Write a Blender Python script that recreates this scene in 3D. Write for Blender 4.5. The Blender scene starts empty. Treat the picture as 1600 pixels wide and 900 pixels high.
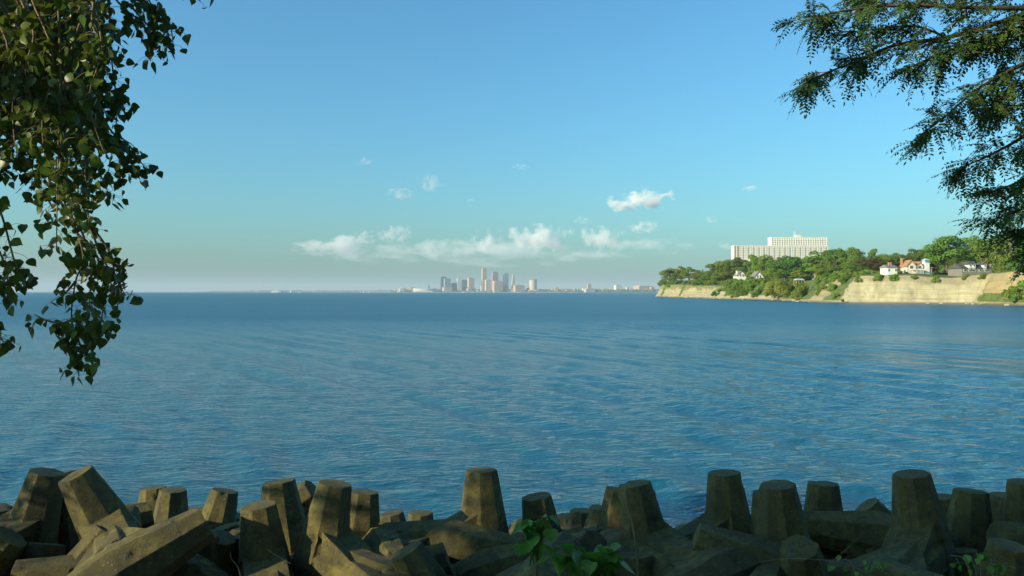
import bpy, bmesh, math, random
import numpy as np
from mathutils import Vector, Matrix, noise as mnoise
from mathutils.bvhtree import BVHTree

R = math.radians
sc = bpy.context.scene
COL = sc.collection

# ------------------------------------------------------------------ camera, sky, sun, exposure
F = 1600 * 28 / 36.0            # focal length in photo pixels
CAMZ = 5.0
cam_data = bpy.data.cameras.new("camera")
cam_data.lens = 28; cam_data.sensor_width = 36
cam_data.clip_start = 0.1; cam_data.clip_end = 80000
cam = bpy.data.objects.new("camera", cam_data); COL.objects.link(cam)
cam.location = (0, 0, CAMZ)
cam.rotation_euler = (R(90) + 6 / F, 0, 0)
sc.camera = cam

SUN_AZ = R(62)      # angle left of straight behind the camera
SUN_EL = R(19)
to_sun = Vector((-math.sin(SUN_AZ) * math.cos(SUN_EL), -math.cos(SUN_AZ) * math.cos(SUN_EL), math.sin(SUN_EL)))
world = bpy.data.worlds.new("World"); sc.world = world; world.use_nodes = True
wn = world.node_tree.nodes; wl = world.node_tree.links
sky = wn.new("ShaderNodeTexSky"); sky.sky_type = 'NISHITA'; sky.sun_disc = False
sky.sun_elevation = SUN_EL
sky.sun_rotation = math.atan2(to_sun.x, to_sun.y)
sky.air_density = 1.3; sky.dust_density = 1.6; sky.ozone_density = 5.5; sky.altitude = 0
wn["Background"].inputs[1].default_value = 0.142
# white balance of the picture: a touch cooler and more cyan than the model sky
wb = wn.new("ShaderNodeMix"); wb.data_type = 'RGBA'; wb.blend_type = 'MULTIPLY'; wb.inputs[0].default_value = 1
wb.inputs[7].default_value = (0.61, 1.03, 1.06, 1)
wl.new(sky.outputs[0], wb.inputs[6]); wl.new(wb.outputs[2], wn["Background"].inputs[0])

sun_data = bpy.data.lights.new("sun", 'SUN'); sun_data.energy = 5.0; sun_data.angle = R(0.5)
sun_data.color = (1.0, 0.87, 0.62)
sun = bpy.data.objects.new("sun", sun_data); COL.objects.link(sun)
sun.rotation_euler = to_sun.to_track_quat('Z', 'Y').to_euler()
sun.location = (-40, -40, 60)

sc.view_settings.view_transform = 'Standard'; sc.view_settings.look = 'None'
sc.view_settings.gamma = 1; sc.view_settings.use_curve_mapping = False
sc.view_settings.exposure = 0.45
sc.render.engine = 'CYCLES'
sc.cycles.use_denoising = True
sc.cycles.max_bounces = 10; sc.cycles.volume_bounces = 7
sc.cycles.volume_step_rate = 1.0; sc.cycles.volume_max_steps = 256
sc.cycles.sample_clamp_indirect = 8

# ------------------------------------------------------------------ helpers
def P(px, py, Y):
    """a point of the place measured from the photo: pixel of the 1600x900 frame at depth Y"""
    return Vector(((px - 800) / F * Y, Y, CAMZ - (py - 456) / F * Y))

def tag(o, label=None, cat=None, group=None, kind=None):
    if label: o["label"] = label
    if cat: o["category"] = cat
    if group: o["group"] = group
    if kind: o["kind"] = kind
    return o

def link(name, me, mat=None, parent=None):
    o = bpy.data.objects.new(name, me); COL.objects.link(o)
    if mat is not None and me is not None and len(me.materials) == 0: me.materials.append(mat)
    if parent is not None: o.parent = parent
    return o

def empty(name, loc=(0, 0, 0), rz=0):
    o = bpy.data.objects.new(name, None); COL.objects.link(o)
    o.location = loc; o.rotation_euler = (0, 0, rz); o.empty_display_size = 0.3
    return o

def copy_tree(o, parent=None):
    c = o.copy(); COL.objects.link(c); c.parent = parent
    for ch in o.children: copy_tree(ch, c)
    return c

class MB:
    """collects vertices and faces, builds one mesh"""
    def __init__(s): s.v = []; s.f = []
    def add(s, vs, fs):
        n = len(s.v); s.v += [tuple(v) for v in vs]; s.f += [tuple(i + n for i in f) for f in fs]; return s
    def box(s, x0, x1, y0, y1, z0, z1):
        return s.add([(x0,y0,z0),(x1,y0,z0),(x1,y1,z0),(x0,y1,z0),(x0,y0,z1),(x1,y0,z1),(x1,y1,z1),(x0,y1,z1)],
                     [(3,2,1,0),(4,5,6,7),(0,1,5,4),(1,2,6,5),(2,3,7,6),(3,0,4,7)])
    def frustum(s, p0, p1, r0, r1, n=8, rot=0.0):
        p0 = Vector(p0); p1 = Vector(p1); d = (p1 - p0).normalized()
        a = d.orthogonal().normalized() if abs(d.z) < 0.99 else Vector((1, 0, 0)); b = d.cross(a)
        vs = []
        for p, r in ((p0, r0), (p1, r1)):
            for i in range(n):
                t = rot + 2 * math.pi * i / n
                vs.append(p + a * math.cos(t) * r + b * math.sin(t) * r)
        fs = [(i, (i + 1) % n, n + (i + 1) % n, n + i) for i in range(n)] + [tuple(range(n - 1, -1, -1)), tuple(range(n, 2 * n))]
        return s.add(vs, fs)
    def tube(s, pts, radii, n=6):
        """one continuous tapered tube along points"""
        pts = [Vector(p) for p in pts]; k = len(pts); vs = []
        a = None
        for i, p in enumerate(pts):
            d = (pts[min(i + 1, k - 1)] - pts[max(i - 1, 0)]).normalized()
            if a is None: a = d.orthogonal().normalized()
            a = (a - d * a.dot(d)); a = a.normalized() if a.length > 1e-6 else d.orthogonal().normalized()
            b = d.cross(a)
            for j in range(n):
                t = 2 * math.pi * j / n
                vs.append(p + (a * math.cos(t) + b * math.sin(t)) * radii[i])
        fs = []
        for i in range(k - 1):
            for j in range(n):
                fs.append((i * n + j, i * n + (j + 1) % n, (i + 1) * n + (j + 1) % n, (i + 1) * n + j))
        fs += [tuple(range(n - 1, -1, -1)), tuple(range((k - 1) * n, k * n))]
        return s.add(vs, fs)
    def mesh(s, name, mat=None, smooth=False):
        me = bpy.data.meshes.new(name); me.from_pydata(s.v, [], s.f); me.update()
        if mat is not None: me.materials.append(mat)
        if smooth: me.polygons.foreach_set("use_smooth", [True] * len(me.polygons))
        return me
    def build(s, name, mat=None, parent=None, smooth=False):
        return link(name, s.mesh(name, mat, smooth), None, parent)

class NT:
    """short node-tree writer"""
    def __init__(s, name):
        s.m = bpy.data.materials.new(name); s.m.use_nodes = True
        s.t = s.m.node_tree; s.bsdf = s.t.nodes["Principled BSDF"]; s.out = s.t.nodes["Material Output"]
    def n(s, typ, **kw):
        nd = s.t.nodes.new("ShaderNode" + typ)
        for k, v in kw.items(): setattr(nd, k, v)
        return nd
    def l(s, a, b): s.t.links.new(a, b)
    def set(s, nd, i, v):
        if hasattr(v, "is_linked") or isinstance(v, bpy.types.NodeSocket): s.l(v, nd.inputs[i])
        else: nd.inputs[i].default_value = v
    def coord(s, which="Object"): return s.n("TexCoord").outputs[which]
    def noise(s, vec, scale, detail=4, rough=0.55, dist=0.0, out="Fac"):
        nd = s.n("TexNoise"); s.l(vec, nd.inputs["Vector"])
        nd.inputs["Scale"].default_value = scale; nd.inputs["Detail"].default_value = detail
        nd.inputs["Roughness"].default_value = rough; nd.inputs["Distortion"].default_value = dist
        return nd.outputs[out]
    def ramp(s, fac, stops):
        nd = s.n("ValToRGB"); s.l(fac, nd.inputs[0]); e = nd.color_ramp.elements
        while len(e) < len(stops): e.new(0.5)
        for i, (p, c) in enumerate(stops):
            e[i].position = p; e[i].color = (*c, 1) if len(c) == 3 else c
        return nd.outputs[0]
    def math(s, op, a, b=0.0, c=None, clamp=False):
        nd = s.n("Math", operation=op, use_clamp=clamp); s.set(nd, 0, a); s.set(nd, 1, b)
        if c is not None: s.set(nd, 2, c)
        return nd.outputs[0]
    def mix(s, fac, a, b, mode='MIX'):
        nd = s.n("Mix", data_type='RGBA', blend_type=mode)
        s.set(nd, 0, fac)
        for i, v in ((6, a), (7, b)):
            if isinstance(v, tuple) and len(v) == 3: v = (*v, 1)
            s.set(nd, i, v)
        return nd.outputs[2]
    def bump(s, h, strength=0.3, dist=0.02, normal=None):
        nd = s.n("Bump"); s.l(h, nd.inputs["Height"]); nd.inputs["Strength"].default_value = strength
        nd.inputs["Distance"].default_value = dist
        if normal is not None: s.l(normal, nd.inputs["Normal"])
        return nd.outputs[0]
    def mapping(s, vec, scale=(1, 1, 1), rot=(0, 0, 0), loc=(0, 0, 0)):
        nd = s.n("Mapping"); s.l(vec, nd.inputs[0]); nd.inputs["Scale"].default_value = scale
        nd.inputs["Rotation"].default_value = rot; nd.inputs["Location"].default_value = loc
        return nd.outputs[0]
    def attr(s, name, out="Fac"):
        nd = s.n("Attribute", attribute_name=name); return nd.outputs[out]
    def base(s, c): s.set(s.bsdf, "Base Color", c if not (isinstance(c, tuple) and len(c) == 3) else (*c, 1))

def simple(name, col, rough=0.7, var=0.15, scale=0.3):
    t = NT(name); c = t.coord()
    f = t.noise(c, scale, 5)
    lo = tuple(x * (1 - var) for x in col); hi = tuple(min(1, x * (1 + var)) for x in col)
    t.base(t.ramp(f, [(0.3, lo), (0.7, hi)])); t.bsdf.inputs["Roughness"].default_value = rough
    return t.m

# ------------------------------------------------------------------ materials
def mat_water():
    t = NT("lake_water"); c = t.coord()
    b = t.bsdf
    f = t.noise(t.mapping(c, (0.012, 0.05, 1)), 1.0, 6, 0.7)
    t.base(t.ramp(f, [(0.3, (0.004, 0.070, 0.120)), (0.7, (0.006, 0.090, 0.140))]))
    b.inputs["IOR"].default_value = 1.333
    sp = t.n("SeparateXYZ"); t.l(c, sp.inputs[0])
    mr = t.n("MapRange", interpolation_type='SMOOTHSTEP'); t.l(sp.outputs[1], mr.inputs[0])
    for i, v in ((1, 15), (2, 170), (3, 0.04), (4, 0.31)): mr.inputs[i].default_value = v
    t.l(mr.outputs[0], b.inputs["Roughness"])
    n1 = t.noise(t.mapping(c, (0.75, 1.5, 1), (0, 0, R(-22))), 2.6, 3, 0.55, 0.2)      # half-metre wavelets
    n2 = t.noise(t.mapping(c, (0.8, 1.8, 1), (0, 0, R(-14))), 8.0, 4, 0.6, 0.2)       # ripples
    n3 = t.noise(t.mapping(c, (0.25, 0.9, 1), (0, 0, R(-58))), 0.9, 2, 0.5)           # long low crests running in to the shore
    patch = t.ramp(t.noise(t.mapping(c, (0.012, 0.045, 1)), 1.0, 4), [(0.35, (0.62,) * 3), (0.65, (1.08,) * 3)])
    h = t.math('ADD', t.math('MULTIPLY', n1, 0.125), t.math('MULTIPLY', n2, 0.035))
    h = t.math('ADD', t.math('MULTIPLY', h, patch), t.math('MULTIPLY', n3, 0.17))
    t.l(t.bump(h, 1.0, 1.0), b.inputs["Normal"])
    return t.m

def mat_concrete():
    t = NT("weathered_concrete"); c = t.coord(); inf = t.n("ObjectInfo")
    off = t.n("VectorMath", operation='ADD'); t.l(c, off.inputs[0])
    rv = t.n("VectorMath", operation='SCALE'); rv.inputs[0].default_value = (37, 53, 71); t.l(inf.outputs["Random"], rv.inputs["Scale"])
    t.l(rv.outputs[0], off.inputs[1]); v = off.outputs[0]
    big = t.noise(v, 2.2, 6, 0.6, 0.6); mid = t.noise(v, 11, 6, 0.7); fine = t.noise(v, 75, 4, 0.7)
    col = t.ramp(big, [(0.28, (0.036, 0.030, 0.008)), (0.5, (0.098, 0.082, 0.018)), (0.72, (0.20, 0.168, 0.038))])
    col = t.mix(t.math('MULTIPLY', t.ramp(mid, [(0.46, (0,) * 3), (0.62, (1,) * 3)]), 0.7), col, (0.036, 0.03, 0.014))
    # pale lichen and spalls
    vor = t.n("TexVoronoi"); t.l(v, vor.inputs["Vector"]); vor.inputs["Scale"].default_value = 16
    spot = t.math('MULTIPLY', t.math('LESS_THAN', vor.outputs["Distance"], 0.16), t.math('GREATER_THAN', t.noise(v, 3.5, 3), 0.54))
    col = t.mix(t.math('MULTIPLY', spot, 0.6), col, (0.30, 0.25, 0.13))
    col = t.mix(t.math('MULTIPLY', t.ramp(fine, [(0.42, (0,) * 3), (0.7, (1,) * 3)]), 0.35), col, (0.22, 0.18, 0.085))
    # dark water streaks down the faces and a wet dark foot in world height
    geo = t.n("NewGeometry"); sx = t.n("SeparateXYZ"); t.l(geo.outputs["Position"], sx.inputs[0])
    st = t.noise(t.mapping(geo.outputs["Position"], (5, 5, 0.5)), 1.6, 5, 0.6)
    col = t.mix(t.math('MULTIPLY', t.ramp(st, [(0.5, (0,) * 3), (0.68, (1,) * 3)]), 0.5), col, (0.06, 0.052, 0.034))
    wet = t.n("MapRange"); t.l(sx.outputs[2], wet.inputs[0]); wet.inputs[1].default_value = 0.75; wet.inputs[2].default_value = 0.15
    col = t.mix(t.math('MULTIPLY', wet.outputs[0], 0.75), col, (0.03, 0.03, 0.02))
    so = t.n("SeparateXYZ"); t.l(c, so.inputs[0])
    seam = t.math('LESS_THAN', t.math('ABSOLUTE', t.math('ADD', so.outputs[0], t.math('MULTIPLY', t.math('SUBTRACT', mid, .5), .02))), 0.007)
    col = t.mix(t.math('MULTIPLY', seam, 0.5), col, (0.05, 0.042, 0.02))
    t.base(col); t.bsdf.inputs["Roughness"].default_value = 0.92
    pit = t.n("TexVoronoi"); t.l(v, pit.inputs["Vector"]); pit.inputs["Scale"].default_value = 34
    pits = t.math('MULTIPLY', t.math('MINIMUM', pit.outputs["Distance"], 0.25), 1.6)
    h = t.math('ADD', t.math('ADD', t.math('MULTIPLY', mid, 0.8), t.math('MULTIPLY', fine, 0.6)), pits)
    t.l(t.bump(h, 0.9, 0.028), t.bsdf.inputs["Normal"])
    return t.m

def mat_leaf(name, dark, light, trans=0.3, scale=0.6, rough=0.5):
    """leaf: diffuse + translucent, tint varies from object to object and through the crown"""
    t = NT(name); c = t.coord(); inf = t.n("ObjectInfo")
    f = t.noise(c, scale, 4, 0.6)
    col = t.ramp(f, [(0.3, dark), (0.7, light)])
    hsv = t.n("HueSaturation"); t.l(col, hsv.inputs["Color"])
    t.l(t.math('ADD', t.math('MULTIPLY', inf.outputs["Random"], 0.05), 0.475), hsv.inputs["Hue"])
    t.l(t.math('ADD', t.math('MULTIPLY', inf.outputs["Random"], 0.35), 0.88), hsv.inputs["Value"])
    t.base(hsv.outputs[0]); t.bsdf.inputs["Roughness"].default_value = rough
    t.bsdf.inputs["Specular IOR Level"].default_value = 0.3
    tr = t.n("BsdfTranslucent"); t.l(hsv.outputs[0], tr.inputs[0])
    mx = t.n("MixShader"); mx.inputs[0].default_value = trans
    t.l(t.bsdf.outputs[0], mx.inputs[1]); t.l(tr.outputs[0], mx.inputs[2]); t.l(mx.outputs[0], t.out.inputs[0])
    return t.m

def mat_bark(name, col):
    t = NT(name); c = t.coord()
    f = t.noise(t.mapping(c, (6, 6, 1)), 2.0, 6, 0.65)
    t.base(t.ramp(f, [(0.3, tuple(x * .55 for x in col)), (0.7, col)])); t.bsdf.inputs["Roughness"].default_value = 0.9
    t.l(t.bump(f, 0.6, 0.03), t.bsdf.inputs["Normal"])
    return t.m

def mat_bluff():
    t = NT("bluff_shale_and_soil"); c = t.coord()
    veg = t.attr("veg"); tone = t.attr("tone")
    sx = t.n("SeparateXYZ"); t.l(c, sx.inputs[0])
    strata = t.noise(t.mapping(c, (0.04, 0.04, 2.6)), 1.0, 6, 0.65)
    blot = t.noise(c, 0.12, 6, 0.62); fine = t.noise(c, 0.9, 5, 0.65)
    pale = t.ramp(blot, [(0.3, (0.30, 0.27, 0.155)), (0.7, (0.47, 0.43, 0.27))])
    ochre = t.ramp(blot, [(0.3, (0.26, 0.195, 0.075)), (0.7, (0.42, 0.33, 0.14))])
    col = t.mix(tone, pale, ochre)
    col = t.mix(t.math('MULTIPLY', t.ramp(strata, [(0.46, (0,) * 3), (0.62, (1,) * 3)]), 0.6), col, (0.23, 0.19, 0.11))
    streak = t.noise(t.mapping(c, (0.5, 0.5, 0.04)), 1.0, 5, 0.6)
    col = t.mix(t.math('MULTIPLY', t.ramp(streak, [(0.5, (0,) * 3), (0.7, (1,) * 3)]), 0.7), col, (0.24, 0.20, 0.12))
    col = t.mix(t.math('MULTIPLY', t.ramp(fine, [(0.45, (0,) * 3), (0.75, (1,) * 3)]), 0.25), col, (0.25, 0.21, 0.13))
    layer = t.attr("soil")
    col = t.mix(t.math('MULTIPLY', layer, 0.8), col, t.ramp(fine, [(0.3, (0.16, 0.13, 0.07)), (0.7, (0.28, 0.24, 0.14))]))
    green = t.ramp(fine, [(0.3, (0.04, 0.075, 0.015)), (0.7, (0.14, 0.17, 0.04))])
    vg = t.math('ADD', veg, t.math('MULTIPLY', t.math('SUBTRACT', fine, 0.5), 0.8), clamp=True)
    col = t.mix(t.ramp(vg, [(0.4, (0,) * 3), (0.6, (1,) * 3)]), col, green)
    wet = t.n("MapRange"); t.l(sx.outputs[2], wet.inputs[0]); wet.inputs[1].default_value = 0.9; wet.inputs[2].default_value = 0.1
    col = t.mix(t.math('MULTIPLY', wet.outputs[0], 0.7), col, (0.12, 0.10, 0.07))
    t.base(col); t.bsdf.inputs["Roughness"].default_value = 0.95
    t.l(t.bump(t.math('ADD', fine, strata), 0.6, 0.5), t.bsdf.inputs["Normal"])
    return t.m

def mat_facade(name, wall, glass, floor_h=4.0, bay=6.0, frac=0.45, rough=0.6):
    """a tower too far off to tell its windows apart: storeys and bays as colour only"""
    t = NT(name); c = t.coord(); s = t.n("SeparateXYZ"); t.l(c, s.inputs[0])
    zf = t.math('LESS_THAN', t.math('FRACT', t.math('DIVIDE', s.outputs[2], floor_h)), frac)
    xf = t.math('LESS_THAN', t.math('FRACT', t.math('DIVIDE', t.math('ADD', s.outputs[0], s.outputs[1]), bay)), 0.6)
    f = t.noise(c, 0.03, 3)
    w = t.ramp(f, [(0.3, tuple(x * .88 for x in wall)), (0.7, wall)])
    t.base(t.mix(t.math('MULTIPLY', zf, xf), w, glass)); t.bsdf.inputs["Roughness"].default_value = rough
    return t.m

def mat_ground(name, c0, c1, scale=1.5):
    t = NT(name); c = t.coord(); f = t.noise(c, scale, 7, 0.65); g = t.noise(c, scale * 9, 5, 0.6)
    t.base(t.mix(0.4, t.ramp(f, [(0.3, c0), (0.7, c1)]), t.ramp(g, [(0.3, c0), (0.7, c1)]))); t.bsdf.inputs["Roughness"].default_value = 0.95
    t.l(t.bump(g, 0.8, 0.05), t.bsdf.inputs["Normal"])
    return t.m

M = dict(
    water=mat_water(), concrete=mat_concrete(), bluff=mat_bluff(),
    cotton=mat_leaf("cottonwood_leaf", (0.058, 0.11, 0.018), (0.115, 0.175, 0.028), 0.35, 0.9, 0.38),
    locust=mat_leaf("locust_leaf", (0.042, 0.095, 0.02), (0.08, 0.145, 0.026), 0.3, 1.5, 0.5),
    weed=mat_leaf("weed_leaf", (0.07, 0.17, 0.02), (0.12, 0.25, 0.035), 0.3, 4, 0.45),
    crown=mat_leaf("broadleaf_foliage", (0.1120, 0.1848, 0.0202), (0.2128, 0.2912, 0.0358), 0.25, 0.25),
    crown_dark=mat_leaf("dark_green_foliage", (0.0728, 0.1400, 0.0202), (0.1456, 0.2240, 0.0336), 0.22, 0.25),
    crown_light=mat_leaf("yellow_green_foliage", (0.1568, 0.2128, 0.0269), (0.2576, 0.3136, 0.0470), 0.3, 0.25),
    willow=mat_leaf("willow_foliage", (0.17, 0.23, 0.03), (0.27, 0.33, 0.05), 0.2, 0.5),
    crown_red=mat_leaf("russet_foliage", (0.095, 0.085, 0.025), (0.15, 0.13, 0.04), 0.2, 0.25),
    crown_purple=mat_leaf("purple_foliage", (0.045, 0.02, 0.018), (0.08, 0.04, 0.03), 0.2, 0.25),
    bark=mat_bark("bark", (0.20, 0.16, 0.11)), dark_bark=mat_bark("dark_bark", (0.10, 0.085, 0.065)), bark_pale=mat_bark("pale_bark", (0.36, 0.30, 0.20)), twig=mat_bark("twig_bark", (0.26, 0.20, 0.11)),
    white=simple("white_paint", (0.74, 0.71, 0.64), 0.6, 0.05), cream=simple("cream_stucco", (0.66, 0.58, 0.42), 0.8, 0.06),
    condo=simple("cream_concrete", (0.76, 0.71, 0.57), 0.8, 0.05, 0.05), condo_brown=simple("brown_brick", (0.33, 0.27, 0.19), 0.85, 0.1),
    orange=simple("terracotta_tile", (0.36, 0.19, 0.10), 0.8, 0.2, 1.2), darkroof=simple("dark_shingle", (0.075, 0.07, 0.065), 0.85, 0.2, 1.2),
    greyroof=simple("grey_shingle", (0.20, 0.18, 0.15), 0.85, 0.15, 1.2), brick=simple("orange_brick", (0.42, 0.21, 0.10), 0.85, 0.15, 1.5),
    window=None, rock=simple("shale_rock", (0.36, 0.31, 0.21), 0.9, 0.3, 0.8),
    wood=simple("weathered_timber", (0.22, 0.18, 0.13), 0.85, 0.2, 2), metal=simple("grey_metal", (0.35, 0.35, 0.34), 0.5, 0.1),
    bluepaint=simple("pale_blue_paint", (0.42, 0.55, 0.60), 0.6, 0.06), tan=simple("tan_siding", (0.45, 0.36, 0.22), 0.8, 0.08),
    bank=mat_ground("bank_soil", (0.035, 0.032, 0.018), (0.10, 0.085, 0.05)),
    farland=mat_ground("far_shore_soil", (0.10, 0.12, 0.07), (0.26, 0.24, 0.18), 0.012),
    stone=mat_ground("breakwater_stone", (0.30, 0.27, 0.22), (0.50, 0.46, 0.38), 0.2),
)
_g = NT("window_glass"); _g.base((0.10, 0.115, 0.11)); _g.bsdf.inputs["Roughness"].default_value = 0.15; M["window"] = _g.m

# ------------------------------------------------------------------ water
def build_water():
    def axis(lo, hi, fine_lo, fine_hi, d0, g):
        a = [fine_lo]
        x = fine_lo
        while x < fine_hi: x += d0; a.append(x)
        d = d0
        while x < hi: d *= g; x += d; a.append(min(x, hi))
        x = fine_lo; d = d0; b = []
        while x > lo: d *= g; x -= d; b.append(max(x, lo))
        return np.array(b[::-1] + a)
    ys = axis(-3, 40000, 8, 34, 0.12, 1.0125)
    xs = axis(-40000, 40000, -15, 17, 0.19, 1.02)
    X, Y = np.meshgrid(xs, ys)
    dY = np.gradient(ys)[:, None] * np.ones_like(X); dX = np.gradient(xs)[None, :] * np.ones_like(X)
    rng = np.random.default_rng(4)
    Z = np.zeros_like(X)
    def comp(n, l0, l1, ang, spread, slope):
        nonlocal Z
        for _ in range(n):
            lam = math.exp(rng.uniform(math.log(l0), math.log(l1)))
            th = R(rng.normal(ang, spread)); k = 2 * math.pi / lam
            kx, ky = k * math.cos(th), k * math.sin(th)
            samp = np.maximum(dX * abs(kx), dY * abs(ky))          # phase step of the grid
            fade = np.clip((1.9 - samp) / 0.9, 0, 1)
            ph = kx * X + ky * Y + rng.uniform(0, 6.28)
            s = np.sin(ph); Z += fade * (slope / k) * (s + 0.25 * np.cos(2 * ph))
    comp(10, 1.6, 4.2, 32, 9, 0.044)       # low swell running in from the open lake
    comp(16, 0.9, 2.2, 48, 24, 0.022)
    comp(22, 0.5, 1.3, 74, 26, 0.020)      # wind chop
    comp(5, 5, 10, 36, 14, 0.007)
    # calmer and livelier patches
    pat = 0.75 + 0.25 * np.sin(X * 0.11 + 0.07 * Y) * np.sin(Y * 0.09 - 0.03 * X + 1.3)
    Z *= pat
    ny, nx = X.shape
    co = np.stack([X, Y, Z], -1).reshape(-1, 3).astype(np.float32)
    i = np.arange(ny * nx).reshape(ny, nx)
    q = np.stack([i[:-1, :-1], i[:-1, 1:], i[1:, 1:], i[1:, :-1]], -1).reshape(-1, 4).astype(np.int32)
    me = bpy.data.meshes.new("lake_water")
    me.vertices.add(len(co)); me.vertices.foreach_set("co", co.ravel())
    me.loops.add(q.size); me.loops.foreach_set("vertex_index", q.ravel())
    me.polygons.add(len(q)); me.polygons.foreach_set("loop_start", np.arange(len(q), dtype=np.int32) * 4)
    me.polygons.foreach_set("loop_total", np.full(len(q), 4, np.int32))
    me.polygons.foreach_set("use_smooth", np.ones(len(q), bool))
    me.update(calc_edges=True)
    o = link("lake_water", me, M["water"])
    return tag(o, "wide blue lake with low wind waves", None, None, "structure")
build_water()

# ------------------------------------------------------------------ the bank the camera stands on
def bank_z(x, y):
    pts = [(-60, 3.6), (2.2, 3.3), (3.4, 2.7), (6, 1.45), (10, 0.55), (14, 0.15), (18.5, -0.7), (26, -2.5)]
    y = y + 0.9 * mnoise.noise(Vector((x * 0.15, 3.1, 0)))
    for (a, za), (b, zb) in zip(pts, pts[1:]):
        if y <= b: return za + (zb - za) * max(0, (y - a)) / (b - a)
    return -2.5
def build_bank():
    xs = np.concatenate([np.linspace(-120, -16, 30), np.linspace(-15, 15, 90), np.linspace(16, 300, 50)])
    ys = np.concatenate([np.linspace(-60, 0, 14), np.linspace(0.6, 26, 70)])
    m = MB(); vs = []
    for y in ys:
        for x in xs:
            vs.append((x, y, bank_z(x, y) + (0.16 * mnoise.fractal(Vector((x * .7, y * .7, 0)), 1, 2, 4) if y > 0 else 0)))
    nx = len(xs); fs = [(j * nx + i, j * nx + i + 1, (j + 1) * nx + i + 1, (j + 1) * nx + i) for j in range(len(ys) - 1) for i in range(nx - 1)]
    m.add(vs, fs); o = m.build("shore_bank", M["bank"], None, True)
    tag(o, "dark soil bank sloping down under the concrete blocks", None, None, "structure")
build_bank()

# ------------------------------------------------------------------ the bluff across the bay
SHORE = [(300, 40), (268, 110), (232, 175), (200, 232), (183, 285), (185, 312), (184, 334), (166, 350), (150, 367), (147, 390), (149, 415), (155, 455),
         (157, 498), (150, 545), (149, 590), (153, 660), (150, 740), (154, 820), (158, 880), (176, 912), (230, 940), (330, 960), (600, 985)]
def shore_cols():
    pts = [Vector((x, y)) for x, y in SHORE]; out = []
    def cr(p0, p1, p2, p3, t):
        return 0.5 * ((2 * p1) + (p2 - p0) * t + (2 * p0 - 5 * p1 + 4 * p2 - p3) * t * t + (3 * p1 - p0 - 3 * p2 + p3) * t ** 3)
    for i in range(len(pts) - 1):
        p0, p1, p2, p3 = pts[max(i - 1, 0)], pts[i], pts[i + 1], pts[min(i + 2, len(pts) - 1)]
        n = max(3, int((p2 - p1).length / 1.1))
        for k in range(n): out.append(cr(p0, p1, p2, p3, k / n))
    out.append(pts[-1]); return out
def sm(a, b, x):
    t = max(0, min(1, (x - a) / (b - a))); return t * t * (3 - 2 * t)
def px_of(p): return 800 + p[0] / p[1] * F
def right_rim(y): return 1.0 if y < 375 else 0.4
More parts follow.
